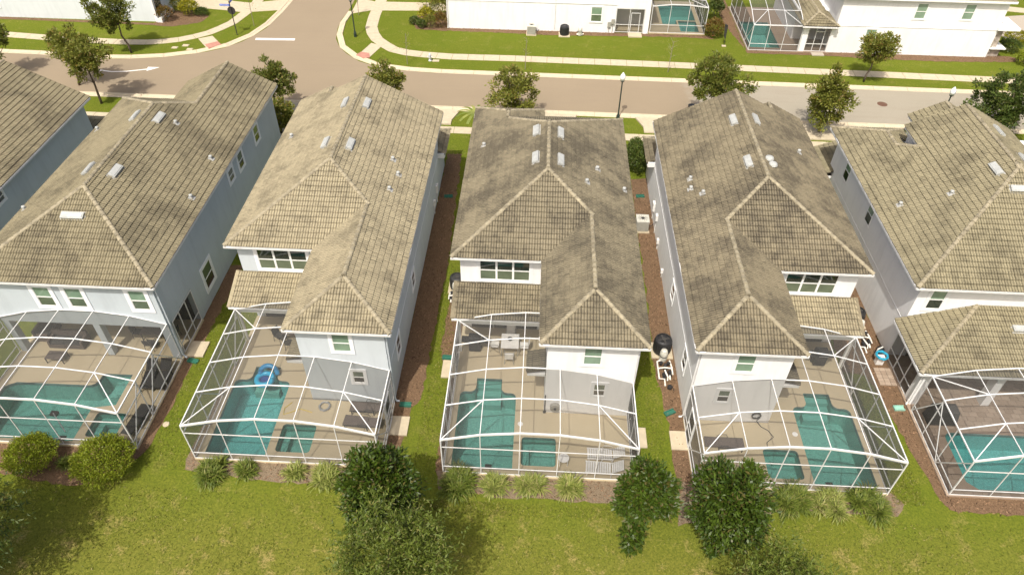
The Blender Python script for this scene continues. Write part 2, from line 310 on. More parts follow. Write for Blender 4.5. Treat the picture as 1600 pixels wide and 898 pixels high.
for nm, pl in (('ramp', [(-17.3, 38.25), (-16.15, 37.75), (-16.9, 35.05), (-18.0, 35.75)]), ('ramp', [(-34.35, 38.0), (-33.2, 38.75), (-31.6, 36.75), (-32.7, 35.9)])):
    MB().prism(pl, -.05, .032).build(nm, 'concrete', kind='structure')
MB().prism([(-17.05, 35.85), (-16.8, 35.0), (-17.35, 34.7), (-18.2, 35.35), (-17.85, 36.05)], .02, .125).build('tactile_paving', 'tactile_red', kind='structure')
MB().prism([(-33.1, 36.6), (-32.15, 37.35), (-31.55, 36.65), (-32.5, 35.8)], .0, .125).build('tactile_paving', 'tactile_red', kind='structure')
for x0, x1, s0, s1 in ((-13.6, -7.85, -.9, .9), (7.95, 13.7, -.9, .9), (-3.6, 2.0, -.9, .9), (-22.8, -19.6, -.9, .9), (20.5, 26, -.9, .9), (-35.8, -32.2, -.9, .9)):
    MB().prism([(x0, 16), (x1, 16), (x1, 22.0), (x0, 22.0)], -.05, .014).build('driveway', 'concrete', kind='structure')
    MB().prism([(x0, 23.2-.0125*x0), (x1, 23.2-.0125*x1), (x1, 24.0), (x1+.55, near(x1)-.02), (x0-.55, near(x0)-.02), (x0, 24.0)], -.05, .118).build('driveway', 'concrete', kind='structure')
MB().prism([(-45, 46.6), (-34, 45.1), (-32, 44.7), (-28.3, 45.6), (-28.2, 48.6), (-32, 47.2), (-45, 49.5)], -.05, .030).build('driveway', 'concrete', kind='structure')
MB().prism([(-20.8, 45.2), (-18.9, 46.2), (-9.5, 46.8), (-9.5, 48.8), (-18.9, 48.6), (-20.8, 49.4)], -.05, .030).build('driveway', 'concrete', kind='structure')
MB().prism([(46.3, 43.5), (60, 46), (60, 52), (45, 49)], -.05, .03).build('driveway', 'paver_grey', kind='structure')
MB().prism([(43.5, 52.5), (60, 49), (60, 50.2), (44, 54)], -.05, .04).build('footpath', 'concrete', kind='structure')
MB().prism([(-28.75, 38.15), (-24.9, 38.33), (-24.95, 38.75), (-28.8, 38.6)], .0, .010).build('stop_line', 'road_paint', kind='structure')
mk = MB()
for a, b in zip([(-40.9, 30.85), (-39.6, 30.6), (-38.3, 30.75), (-37.2, 31.1)], [(-39.6, 30.6), (-38.3, 30.75), (-37.2, 31.1), (-36.2, 31.45)]): mk.beam((*a, .009), (*b, .009), .16, .004)
mk.poly([(-36.7, 31.75, .0112), (-36.5, 30.95, .0112), (-35.6, 31.75, .0112)][::-1]); mk.poly([(-41.2, 30.75, .0112), (-40.9, 31.1, .0112), (-40.6, 30.7, .0112)])
mk.build('turn_arrow_marking', 'road_paint', kind='structure')

# mulch beds with ragged edges
def ragged(poly, step=.35, amp=.09):
    out = []; n = len(poly)
    for i in range(n):
        a, b = Vector(poly[i]), Vector(poly[(i+1) % n]); L = (b-a).length; k = max(1, int(L/step)); nn = Vector((-(b-a).y, (b-a).x)).normalized()
        for j in range(k): p = a+(b-a)*(j/k)+nn*random.uniform(-amp, amp); out.append((p.x, p.y))
    return out
BEDS = []
def bed(poly, mat='mulch', z=.012, amp=.09):
    flat('mulch_bed', ragged(poly, amp=amp), z, mat); BEDS.append(poly)
bed([(-7.6, 19), (-6.5, 19), (-6.1, 6), (-6.15, 2.5), (-6.3, -5), (-6.7, -5.6), (-7, -8.8), (-6.6, -9.6), (-7.7, -9.6), (-7.7, 5)])
bed([(-5.6, 5.2), (-4.5, 5.5), (-4.5, -9.2), (-4.95, -9.6), (-5.0, -3.6), (-5.65, -1.6)], z=.013)
bed([(6.35, 16.4), (7.6, 16.6), (7.6, -9.9), (6.7, -10.3), (6.75, -6.6), (6.6, -4.5), (6.3, -2), (6.45, 3)])
bed([(4.55, -4.2), (5.0, -5.4), (5.15, -9.7), (4.6, -9.9)], z=.013)
bed([(17.9, 4.6), (19.65, 8), (19.65, -9.3), (19.9, -10.3), (19.2, -9.9), (18.5, -5), (18.0, -2), (16.9, -1.8), (16.9, 2)])
bed([(19.4, -10.2), (22, -10.25), (34, -10.3), (34, -9.3), (19.4, -9.2)], z=.014)
bed([(-19.95, 5), (-19.1, 5), (-19.15, 1), (-19.3, -2.7), (-19.25, -6.6), (-19.35, -8.9), (-20.2, -10.4), (-22, -11.2), (-26, -10.6), (-31, -10.5), (-31, -8.8), (-20, -8.8)])
bed([(-17.2, -9.4), (-17.1, -10.0), (-13, -10.35), (-9.9, -10.4), (-7.4, -9.9), (-7.0, -9.2)], 'mulch_grey', z=.014)
bed([(-17.3, -9.4), (-16.6, -9.4), (-16.6, -3), (-16.95, -3)], 'mulch_grey', z=.016, amp=.04)
bed([(-4.9, -9.3), (-4.7, -10.45), (-2, -10.6), (3.3, -10.65), (5.1, -10.3), (5.2, -9.3)], 'mulch_grey', z=.015)
bed([(7.0, -9.3), (6.5, -11.6), (8.2, -11.2), (12, -10.6), (16.8, -10.6), (17.4, -9.9), (16.9, -9.3)], 'mulch_grey', z=.015)
bed([(-10.3, 42.3), (-10.3, 46.5), (-13.2, 46.1), (-14.5, 44.3), (-13.4, 41.9), (-10.3, 41.6)])
bed([(-10.3, 42.4), (16, 42.5), (16.6, 41.6), (14, 41.9), (4.2, 41.6), (0, 41.35), (-4, 41.6), (-10.3, 41.7)], z=.013)
bed([(19.2, 39.4), (18.2, 45), (17.9, 52), (19.3, 52)], z=.013)
bed([(19.2, 39.5), (44.6, 39.8), (46.3, 38.7), (38, 38.2), (30, 38.3), (28, 38.6), (19.3, 38.7)], z=.014)
bed([(-40, 42), (-40.2, 40.9), (-38, 40.6), (-35.5, 41.9), (-35.2, 43.5), (-37, 44.6), (-39.9, 44.8)])
bed([(-58, 41.8), (-40, 41.3), (-40, 40.85), (-58, 41.2)], z=.013, amp=.04)
cv = []
for poly in BEDS:
    P = np.array(poly); a, b = P.min(0), P.max(0); ar = (b-a).prod(); n = int(min(2600, ar*60)); q = R.uniform(a, b, (n, 2)); ins = np.zeros(n, bool); j = len(P)-1
    for i in range(len(P)):
        c = ((P[i, 1] > q[:, 1]) != (P[j, 1] > q[:, 1])) & (q[:, 0] < (P[j, 0]-P[i, 0])*(q[:, 1]-P[i, 1])/(P[j, 1]-P[i, 1]+1e-9)+P[i, 0]); ins ^= c; j = i
    cv.append(q[ins])
q = np.concatenate(cv); n = len(q); P = np.c_[q, R.uniform(.02, .05, n)]; D = unit(np.c_[R.normal(size=(n, 2)), R.normal(size=n)*.25]); Nn = unit(np.c_[R.normal(size=(n, 2))*.3, np.ones(n)])
quads_mesh('mulch_chips', leaf_quads(P, D, Nn, R.uniform(.07, .2, n), R.uniform(.025, .06, n)), 'chips', None, R.random(n), kind='stuff')
# grass blades standing out of the lawn nearest the camera
def blades(n, x0, x1, y0, y1, L):
    P = np.c_[R.uniform(x0, x1, n), R.uniform(y0, y1, n), np.zeros(n)]; dens = np.sin(P[:, 0]*.9+2*np.sin(P[:, 1]*.7))+np.sin(P[:, 1]*1.3+P[:, 0]*.4)
    P = P[R.random(n) < .62+.2*dens]; m = len(P); D = unit(np.c_[R.normal(size=(m, 2))*.75, np.ones(m)]); N = unit(R.normal(size=(m, 3)))
    return leaf_quads(P, D, N, R.uniform(.5, 1.3, m)*L, R.uniform(.02, .04, m))
V = np.concatenate([blades(60000, -27, 27, -21, -11.0, .13), blades(9000, -6.1, -4.9, -10, 18, .11), blades(9000, 4.9, 6.4, -10, 18, .11), blades(5000, -19.2, -17.2, -10, 4, .11), blades(5000, 16.9, 18.4, -10, -2, .11), blades(4000, -5, 5, -11.6, -10.9, .12)])
quads_mesh('grass', V, 'grass_blade', None, R.random(len(V)), kind='stuff')

# ------------------------------------------------------------------ roofs of separate tiles
CAMP = np.array([-.634, -28.896, 30.442]); MW = np.array(co.matrix_world.inverted())
def in_frame(P):
    q = (MW[:3, :3]@P.T+MW[:3, 3:4]).T; s = 1125.5/-q[:, 2]; return (np.abs(q[:, 0]*s) < 790) & (np.abs(q[:, 1]*s) < 445)
TW, TE, TL = .29, .315, .355
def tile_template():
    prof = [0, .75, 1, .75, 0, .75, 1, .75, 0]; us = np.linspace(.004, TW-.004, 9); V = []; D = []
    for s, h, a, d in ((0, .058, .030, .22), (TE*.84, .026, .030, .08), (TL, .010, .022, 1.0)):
        for u, p in zip(us, prof): V.append((u, s, h+a*p)); D.append(min(1.2, d+.85*(1-p)**1.6))  # last value is the darkening weight, highest in grooves and at the lap
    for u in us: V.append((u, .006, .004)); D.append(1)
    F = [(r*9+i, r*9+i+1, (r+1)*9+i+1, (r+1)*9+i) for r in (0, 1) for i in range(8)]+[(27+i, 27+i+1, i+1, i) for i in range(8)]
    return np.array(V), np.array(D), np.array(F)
TV, TD, TF = tile_template(); TILE_ME = {}
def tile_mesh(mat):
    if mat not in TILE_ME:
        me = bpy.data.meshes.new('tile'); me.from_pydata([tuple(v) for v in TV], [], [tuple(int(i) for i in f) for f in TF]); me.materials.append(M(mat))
        me.attributes.new('groove_tone', 'FLOAT', 'POINT').data.foreach_set('value', TD.astype(np.float32)); TILE_ME[mat] = me
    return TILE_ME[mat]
def cap_mesh():
    V = []; F = []; n = 6
    for x, r in ((0, .125), (.43, .105)):
        for i in range(n+1): a = math.pi*(i/n); V.append((math.cos(a)*r, x, math.sin(a)*r*.8+(.028 if x == 0 else 0)))
    F = [(i, n+1+i, n+2+i, i+1) for i in range(n)]+[tuple(range(n+1))]
    me = bpy.data.meshes.new('ridge_tile'); me.from_pydata(V, [], F); me.materials.append(M('cap_tile')); return me
CAP = cap_mesh()
def clip(poly, A, B, C):                       # keep A x + B y + C >= 0
    out = []; n = len(poly)
    for i in range(n):
        p, q = poly[i], poly[(i+1) % n]; dp, dq = A*p[0]+B*p[1]+C, A*q[0]+B*q[1]+C
        if dp >= 0: out.append(p)
        if (dp >= 0) != (dq >= 0): t = dp/(dp-dq); out.append(tuple(a+(b-a)*t for a, b in zip(p, q)))
    return out
def clean(p):
    q = [v for i, v in enumerate(p) if math.hypot(v[0]-p[i-1][0], v[1]-p[i-1][1]) > 2e-3]
    return q if len(q) > 2 else []
def area(p): return abs(sum(p[i][0]*p[(i+1) % len(p)][1]-p[(i+1) % len(p)][0]*p[i][1] for i in range(len(p))))/2 if len(p) > 2 else 0
def block_planes(b):
    x0, x1, y0, y1, ze = b['x0'], b['x1'], b['y0'], b['y1'], b['ze']; P = {}
    for side, k in b['k'].items():
        P[side] = {'L': (k, 0, ze-k*x0), 'R': (-k, 0, ze+k*x1), 'S': (0, k, ze-k*y0), 'N': (0, -k, ze+k*y1)}[side]
    return P
def rect(b): return [(b['x0'], b['y0']), (b['x1'], b['y0']), (b['x1'], b['y1']), (b['x0'], b['y1'])]
def zat(blocks, x, y):
    z = -1
    for b in blocks:
        if b['x0']-1e-6 <= x <= b['x1']+1e-6 and b['y0']-1e-6 <= y <= b['y1']+1e-6: z = max(z, min(a*x+c*y+d for a, c, d in block_planes(b).values()))
    return z
def make_roof(house, blocks, mat, n_obj=300, bevel=True, name='roof'):
    dk = MB(); tiles = []; parts = []; caps = []
    for bi, b in enumerate(blocks):
        PL = block_planes(b); base = {}
        for s, p in PL.items():
            poly = rect(b)
            for s2, p2 in PL.items():
                if s2 != s: poly = clip(poly, p2[0]-p[0], p2[1]-p[1], p2[2]-p[2]) if poly else poly
            if area(poly) > .01: base[s] = poly
        sides = list(base)
        for i in range(len(sides)):
            for j in range(i+1, len(sides)):
                com = []
                for u in base[sides[i]]:
                    if any(abs(u[0]-v[0])+abs(u[1]-v[1]) < 1e-3 for v in base[sides[j]]) and not any(abs(u[0]-c[0])+abs(u[1]-c[1]) < 1e-3 for c in com): com.append(u)
                if len(com) == 2:
                    p = PL[sides[i]]; caps.append((bi, [Vector((c[0], c[1], p[0]*c[0]+p[1]*c[1]+p[2])) for c in com], p, PL[sides[j]]))
        for s, poly in base.items():
            p = PL[s]; pieces = [poly]
            for kj, o in enumerate(blocks):
                if kj == bi: continue
                eps = 1e-4 if kj < bi else -1e-4
                L = [(1, 0, -o['x0']), (-1, 0, o['x1']), (0, 1, -o['y0']), (0, -1, o['y1'])]+[(q[0]-p[0], q[1]-p[1], q[2]-p[2]+eps) for q in block_planes(o).values()]
                new = []
                for pc in pieces:
                    cur = pc
                    for l in L:
                        if not cur: break
                        rest = clip(cur, -l[0], -l[1], -l[2]-1e-9)
                        if area(rest) > .003: new.append(rest)
                        cur = clip(cur, *l)
                        if area(cur) < .001: cur = []
                pieces = new
            pieces = [c_ for c_ in map(clean, pieces) if area(c_) > .003]
            if not pieces: continue
            a, c, d = p; n = Vector((-a, -c, 1)).normalized(); g = math.hypot(a, c); v = Vector((a/g, c/g, g)).normalized(); u = v.cross(n)
            org = {'L': (b['x0'], 0), 'R': (b['x1'], 0), 'S': (0, b['y0']), 'N': (0, b['y1'])}[s]; o = Vector((*org, a*org[0]+c*org[1]+d))
            for pc in pieces: dk.poly([(x, y, a*x+c*y+d) for x, y in pc])
            # plan -> (u, s): du = (x-ox)*ux + (y-oy)*uy ; s = plan run / cos
            cs = math.sqrt(1+g*g); US = [[((x-o.x)*u.x+(y-o.y)*u.y, ((x-o.x)*a/g+(y-o.y)*c/g)*cs) for x, y in pc] for pc in pieces]
            CH = []
            for q in US:
                A = sum(q[i][0]*q[(i+1) % len(q)][1]-q[(i+1) % len(q)][0]*q[i][1] for i in range(len(q)))
                if A < 0: q = q[::-1]
                CH.append([(-(y2-y1), x2-x1, (y2-y1)*x1-(x2-x1)*y1) for (x1, y1), (x2, y2) in zip(q, q[1:]+q[:1])])
            al = np.array([q for pc in US for q in pc]); lo, hi = al.min(0), al.max(0)
            for i in range(int(math.floor(lo[0]/TW)), int(math.ceil(hi[0]/TW))):
                for j in range(int(math.floor((lo[1]+.001)/TE)), int(math.ceil(hi[1]/TE))):
                    cn = [(i*TW+.01, j*TE+.01), ((i+1)*TW-.01, j*TE+.01), ((i+1)*TW-.01, (j+1)*TE-.01), (i*TW+.01, (j+1)*TE-.01)]
                    ins = [[all(A*x+B*y+C >= 0 for A, B, C in h) for h in CH] for x, y in cn]
                    if all(any(r) for r in ins): tiles.append((o+u*(i*TW)+v*(j*TE-(.03 if j == 0 else 0)), u, v, n))
                    else:
                        for h in CH:
                            q = cn
                            for l in h:
                                q = clip(q, *l) if q else q
                            if area(q) < .002: continue
                            for f in TF:
                                fv = [(TV[k][0]+i*TW, TV[k][1]+j*TE, TV[k][2], TD[k]) for k in f]
                                if f[0] >= 27:
                                    if not all(A*x+B*y+C >= -.002 for x, y, _, _ in fv for A, B, C in h): continue
                                else:
                                    for l in h: fv = clip(fv, *l) if fv else fv
                                if len(fv) > 2: parts.append(([o+u*x+v*y+n*z for x, y, z, _ in fv], [w_ for *_, w_ in fv]))
    ro = dk.build(name, 'roof_underlay', house); pl = kids_loc(house)
    # caps on ridges and hips
    for bi, (A, B), p, q in caps:
        if A.z > B.z: A, B = B, A
        L = (B-A).length; d = (B-A).normalized(); r = d.cross(Vector((0, 0, 1))).normalized(); up = r.cross(d); k = int(L/.37)
        for i in range(k+1):
            P = A+d*(i*.37); Q = P+d*.2
            if i*.37+.2 > L: continue
            hid = False
            for kj, o in enumerate(blocks):
                if kj == bi: continue
                if o['x0'] <= Q.x <= o['x1'] and o['y0'] <= Q.y <= o['y1']:
                    if min(a*Q.x+c*Q.y+dd for a, c, dd in block_planes(o).values()) > Q.z-.02: hid = True
            if hid: continue
            ob = bpy.data.objects.new('ridge_tile', CAP); COL.objects.link(ob); ob.parent = ro
            m = Matrix((r, d, up)).transposed().to_4x4(); m.translation = P+up*.0-pl; ob.matrix_basis = m; ob['tile_rnd'] = random.random()
    # nearest tiles in the picture: separate objects; the others joined
    C = np.array([t[0]+t[1]*.17+t[2]*.18 for t in tiles]); dist = np.linalg.norm(C-CAMP, axis=1)
    face = np.einsum('ij,ij->i', np.array([t[3] for t in tiles]), unit(CAMP-C)); score = face/dist**2*in_frame(C); order = np.argsort(-score); pick = set(order[:n_obj].tolist())
    me = tile_mesh(mat)
    for i in pick:
        P, u, v, n = tiles[i]; ob = bpy.data.objects.new('tile', me); COL.objects.link(ob); ob.parent = ro
        jit = Matrix.Rotation(random.gauss(0, .006), 3, 'Z'); m = (Matrix((u, v, n)).transposed()@jit).to_4x4(); m.translation = P-pl; ob.matrix_basis = m; ob['tile_rnd'] = random.random()
    rest = [tiles[i] for i in range(len(tiles)) if i not in pick]
    VV = []; FF = []; DD = []; RR = []; k = 0
    if rest:
        B = np.array([[t[1], t[2], t[3]] for t in rest]); O_ = np.array([t[0] for t in rest])-np.array(pl)
        W = np.einsum('vk,nkc->nvc', TV, B)+O_[:, None, :]; W += R.normal(0, .003, (len(rest), 1, 1))
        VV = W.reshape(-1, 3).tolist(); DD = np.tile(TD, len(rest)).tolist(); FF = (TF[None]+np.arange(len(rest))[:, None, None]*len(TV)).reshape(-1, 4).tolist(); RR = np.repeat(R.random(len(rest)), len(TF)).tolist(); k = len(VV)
    for P, D in parts:
        FF.append(list(range(k, k+len(P)))); VV += [tuple(x-pl) for x in P]; DD += D; RR.append(random.random()); k += len(P)
    m2 = bpy.data.meshes.new('roof_tiles'); m2.from_pydata(VV, [], FF); m2.materials.append(M(mat))
    m2.attributes.new('groove_tone', 'FLOAT', 'POINT').data.foreach_set('value', np.array(DD, np.float32)); m2.attributes.new('rnd', 'FLOAT', 'FACE').data.foreach_set('value', np.array(RR, np.float32))
    put(bpy.data.objects.new('roof_tiles', m2), ro, pl, kind='stuff')
    sf = MB()
    for i, b in enumerate(blocks):
        e = .012*i; sf.box(b['x0']+.02+e, b['y0']+.02+e, b['ze']-.20+e*.3, b['x1']-.02-e, b['y1']-.02-e, b['ze']-.05-e*.3)
    sf.build('soffit', 'white_trim', house)
    return ro
def gutter(house, pts, z, name='gutter'):
    for a, b in zip(pts, pts[1:]):
        m = MB(); m.beam((a[0], a[1], z), (b[0], b[1], z), .055, .12); m.build(name, 'white_aluminium', house)
def surf(blocks, x, y):
    z = zat(blocks, x, y); e = .02; n = Vector((-(zat(blocks, x+e, y)-zat(blocks, x-e, y))/(2*e), -(zat(blocks, x, y+e)-zat(blocks, x, y-e))/(2*e), 1)).normalized(); return Vector((x, y, z)), n
def box_vent(roof, blocks, x, y, along='y', L=1.05, W=.38):
    c, n = surf(blocks, x, y); r = Vector((0, 1, 0)) if along == 'y' else Vector((1, 0, 0)); r = (r-n*r.dot(n)).normalized(); u = n.cross(r)
    m = MB(); m.obox(c+n*.035, r, u, n, L/2+.06, W/2+.07, .02); m.build('flashing', 'lead_flash', roof)
    m = MB(); m.obox(c+n*.13, r, u, n, L/2, W/2, .055); m.obox(c+n*.195, r, u, n, L/2-.05, W/2-.06, .012); m.build('roof_vent', 'vent_metal', roof, bevel=.025)
def pipe_vent(roof, blocks, x, y):
    c, n = surf(blocks, x, y); m = MB(); r = Vector((1, 0, 0)); r = (r-n*r.dot(n)).normalized(); m.obox(c+n*.06, r, n.cross(r), n, .17, .16, .012)
    m.lathe(c+Vector((0, 0, .0)), [(.11, .02), (.09, .10), (.06, .13)], 10); m.build('pipe_flashing', 'lead_flash', roof)
    m = MB(); m.lathe(c, [(.05, .08), (.05, .20), (.11, .19), (.10, .26), (.02, .29)], 10); m.build('vent_pipe', 'vent_metal', roof)

# ------------------------------------------------------------------ windows, downspouts and house bits
FACE = {'-y': ((1, 0, 0), (0, -1, 0)), '+y': ((-1, 0, 0), (0, 1, 0)), '-x': ((0, -1, 0), (-1, 0, 0)), '+x': ((0, 1, 0), (1, 0, 0))}
def window(h, c, face, w, ht, cols=1, up='glass_green', lo='glass_olive', trim='band_trim', tw=.16, split=.48, name='window'):
    r, n = map(Vector, FACE[face]); u = Vector((0, 0, 1)); c = Vector(c); m = MB(); W, H = w/2, ht/2
    if tw > 0:
        m.obox(c+n*.022+u*(H+tw/2), r, u, n, W+tw, tw/2, .022); m.obox(c+n*.022-u*(H+tw/2), r, u, n, W+tw, tw/2, .022)
        for s in (-1, 1): m.obox(c+n*.022+r*s*(W+tw/2), r, u, n, tw/2, H, .022)
    else: m.obox(c-u*(H+.03)+n*.02, r, u, n, W+.03, .025, .02)
    wo = m.build(name, trim, h)
    f = MB(); t = .035
    for s in (-1, 1): f.obox(c+n*.016+r*s*(W-t/2), r, u, n, t/2, H, .016); f.obox(c+n*.016+u*s*(H-t/2), r, u, n, W-t, t/2, .015)
    for k in range(1, cols): f.obox(c+n*.018+r*(-W+w*k/cols), r, u, n, .055, H-t, .018)
    f.build('frame', 'white_trim', wo)
    yb = -H+ht*split
    for k in range(cols):
        xc = -W+w*(k+.5)/cols; hw = w/cols/2-.04
        p = MB(); p.obox(c+r*xc+u*((yb+H)/2)+n*.006, r, u, n, hw, (H-yb)/2-.03, .005); p.build('pane', up, wo)
        p = MB(); p.obox(c+r*xc+u*((yb-H)/2)+n*.004, r, u, n, hw, (H+yb)/2-.03, .004); p.build('pane', lo, wo)
        p = MB(); p.obox(c+r*xc+u*yb+n*.015, r, u, n, hw, .028, .013); p.build('sash_rail', 'white_trim', wo)
    return wo
def downspout(h, x, y, z, off, out, mat='white_aluminium', elbow=.35):
    o = Vector((*off, 0)); m = MB(); p = Vector((x, y, 0)); q = Vector((*out, 0))
    m.tube([p+o*.5+Vector((0, 0, z)), p+o*.5+Vector((0, 0, z-.15)), p+o*.14+Vector((0, 0, z-.45)), p+o*.14+Vector((0, 0, .28)), p+o*.2+q*.1+Vector((0, 0, .12)), p+o*.2+q*elbow+Vector((0, 0, .09))], .05, 6)
    m.build('downspout', mat, h)
def splash(x, y, rot, label, mat='green_plastic', L=.6, W=.28):
    t = thing('splash_block', (x, y, 0), label, 'splash block', 'green splash blocks under the downspouts'); m = MB(); r = Vector((math.cos(rot), math.sin(rot), 0)); u = Vector((-r.y, r.x, 0))
    c = Vector((x, y, 0)); m.obox(c+Vector((0, 0, .04)), r, u, (0, 0, 1), L/2, W/2, .025)
    for s in (-1, 1): m.obox(c+u*s*(W/2-.02)+Vector((0, 0, .095)), r, u, (0, 0, 1), L/2, .02, .03)
    m.obox(c-r*(L/2-.02)+Vector((0, 0, .095)), r, u, (0, 0, 1), .02, W/2-.04, .03); m.build('tray', mat, t)
def sliding_door(h, x0, x1, y, z0, z1, n=3, name='sliding_door'):
    m = MB(); t = .05
    m.box(x0, y-.05, z0, x0+t, y-.002, z1); m.box(x1-t, y-.05, z0, x1, y-.002, z1); m.box(x0+t, y-.05, z1-t, x1-t, y-.002, z1)
    for k in range(1, n): x = x0+(x1-x0)*k/n; m.box(x-.03, y-.05, z0, x+.03, y-.002, z1-t)
    d = m.build(name, 'white_aluminium', h)
    for k in range(n):
        p = MB(); a, b = x0+(x1-x0)*k/n+.05, x0+(x1-x0)*(k+1)/n-.05; p.box(a, y-.03, z0+.04, b, y-.004, z1-.06); p.build('pane', 'door_glass', d)

KS = .497
def house_pool(xc, dy, m, wall, tile, label, trim, front='gable', ze=5.7, lan_tile=None):
    h = thing('house', (xc, 6+dy, 0), label, 'house', 'pool homes backing onto the lawn')
    X = lambda x: xc+m*x
    sp = lambda a, b: (min(X(a), X(b)), max(X(a), X(b)))
    poly = [(-4.57, .42), (.23, .42), (.23, -5.55), (4.57, -5.55), (4.57, 14.5), (-4.57, 14.5)]
    MB().prism([(X(x), y+dy) for x, y in (poly if m > 0 else poly[::-1])], 0, ze-.19).build('wall', wall, h)
    S4 = dict(L=KS, R=KS, S=KS, N=KS)
    a, b = sp(-4.99, 4.99); B = []
    kk = dict(S4) if front == 'hip' else dict(L=KS, R=KS, S=KS)
    B.append(dict(x0=a, x1=b, y0=dy, y1=15+dy, ze=ze, k=kk))
    a, b = sp(-.15, 4.99); B.append(dict(x0=a, x1=b, y0=-5.94+dy, y1=4.5+dy, ze=ze, k=dict(L=KS, R=KS, S=KS)))
    a, b = sp(-4.99, -.3); B.append(dict(x0=a, x1=b, y0=8+dy, y1=15.95+dy, ze=ze, k=dict(L=KS, R=KS, N=KS) if front == 'hip' else dict(L=KS, R=KS)))
    roof = make_roof(h, B, tile)
    # porch roof behind the upper wall, small eyebrow roof on the side of the wing
    a, b = sp(-4.86, .17); LB = [dict(x0=a, x1=b, y0=-1.72+dy, y1=.40+dy, ze=2.88, k=dict(S=.345))]
    lr = make_roof(h, LB, lan_tile or tile, 60, name='porch_roof')
    e = MB(); xe = X(-4.86); e.beam((xe, -1.74+dy, 2.86), (xe, .42+dy, 3.60), .20, .16); e.build('rake_tile', tile, h)
    a, b = sp(-.72, .21); k = .28
    EB = [dict(x0=a, x1=b, y0=-5.3+dy, y1=-3.85+dy, ze=2.82, k={'L' if m > 0 else 'R': k})]; make_roof(h, EB, tile, 12, name='eyebrow_roof')
    g = .03
    ew = X(-.15)-m*g; eR = X(4.99)+m*g; eL = X(-4.99)-m*g; zg = ze-.07
    gutter(h, [(eL, .5+dy), (eL, 15.6+dy)], zg); gutter(h, [(eL, dy-g), (X(-.15)-m*.07, dy-g)], zg); gutter(h, [(ew, dy-.07), (ew, -5.94+dy)], zg); gutter(h, [(ew, -5.94+dy-g), (eR, -5.94+dy-g)], zg); gutter(h, [(eR, -5.9+dy), (eR, 15+dy)], zg)
    a, b = sp(-4.9, -.2); gutter(h, [(a, -1.75+dy), (b, -1.75+dy)], 2.80)
    yw = .42+dy
    window(h, (X(-2.15), yw, 4.56), '-y', 2.72, 1.36, 3, 'glass_dark', 'glass_olive', trim, .18, .50)
    window(h, (X(2.42), -5.55+dy, 4.60), '-y', .86, 1.22, 1, 'glass_green', 'glass_green', trim, .17)
    window(h, (X(2.95), -5.55+dy, 2.09), '-y', .58, .88, 1, 'glass_olive', 'glass_brown', trim, .15)
    f = '+x' if m > 0 else '-x'
    window(h, (X(4.57), 2.1+dy, 1.95), f, .75, 1.0, 1, 'glass_dark', 'glass_brown', trim, .15)
    window(h, (X(4.57), -3.15+dy, 2.0), f, .75, 1.2, 1, 'glass_dark', 'glass_brown', trim, .15)
    window(h, (X(-4.57), 2.9+dy, 4.5), '-x' if m > 0 else '+x', .8, 1.3, 1, 'glass_olive', 'glass_brown', trim, .16)
    a, b = sp(-4.1, -.2); sliding_door(h, a, b, yw, .02, 2.45, 3)
    mb = MB(); a, b = sp(-4.575, .225); mb.box(a, -1.62+dy, 2.42, b, -1.47+dy, 2.66); mb.build('porch_beam', 'white_trim', h)
    mb = MB(); a, b = sp(-4.57, -4.45); mb.box(a, -1.60+dy, 0, b, -1.48+dy, 2.42); mb.build('porch_post', 'white_trim', h)
    downspout(h, X(4.57)-m*.12, -5.55+dy, ze-.1, (0, -.38), (m*.6, .0)) if 0 else downspout(h, X(4.57), -5.45+dy, ze-.1, (m*.40, 0), (m*.5, .1), wall if 'blue' in wall else 'white_aluminium')
    # belt line at first-floor level along the side wall
    mb = MB(); a, b = sp(4.571, 4.586); mb.box(a, -5.5+dy, 2.70, b, 14.4+dy, 2.735); mb.build('belt_line', trim, h)
    # one-storey garage front
    if front != 'hip':
        a, b = sp(-4.57, 4.56); MB().box(xc-4.56, 14.51+dy, 0, xc+4.56, 17.2+dy, 2.55).build('garage_wall', wall, h)
        GB = [dict(x0=xc-5.1, x1=xc+5.1, y0=14.2+dy, y1=17.65+dy, ze=2.85, k=dict(L=.45, R=.45, N=.45))]; make_roof(h, GB, tile, 10, name='garage_roof')
        mb = MB(); a, b = sp(4.58, 5.05); mb.box(a, 14.1+dy, 2.62, b, 14.19+dy, 2.98); mb.build('fascia_return', 'white_trim', h)
        zr = ze+KS*4.99; MB().add([(xc-4.6, 14.52+dy, ze-.06), (xc+4.6, 14.52+dy, ze-.06), (xc, 14.52+dy, zr-.24), (xc-4.6, 14.6+dy, ze-.06), (xc+4.6, 14.6+dy, ze-.06), (xc, 14.6+dy, zr-.24)], [(0, 1, 2), (5, 4, 3), (0, 3, 4, 1), (1, 4, 5, 2), (2, 5, 3, 0)]).build('gable_wall', wall, h)
    return h, roof, B
h2, r2, B2 = house_pool(-12.22, .15, 1, 'stucco_pale_blue', 'tile_pale', 'pale blue house with clean beige roof, third from the left along the lawn', 'band_trim_blue', ze=5.74)
h3, r3, B3 = house_pool(0, 0, 1, 'stucco_white', 'tile_weathered', 'white house with dark stained brown roof in the middle of the row', 'band_trim', 'hip')
h4, r4, B4 = house_pool(12.11, -.03, -1, 'stucco_white', 'tile_brown', 'white house with mottled brown roof, black heat pump against its left side wall', 'band_trim', lan_tile='tile_pale')
for p in ((-.72, 9.47), (-.69, 6.48), (.66, 9.26), (.66, 6.31)): box_vent(r3, B3, *p)
for p in ((-4.02, 10.25), (2.92, 7.2), (2.23, 5.34), (4.53, 6.3)): pipe_vent(r3, B3, *p)
for p in ((-12.88, 11.95), (-13.02, 7.27), (-11.58, 11.95), (-11.6, 7.09)): box_vent(r2, B2, *p)
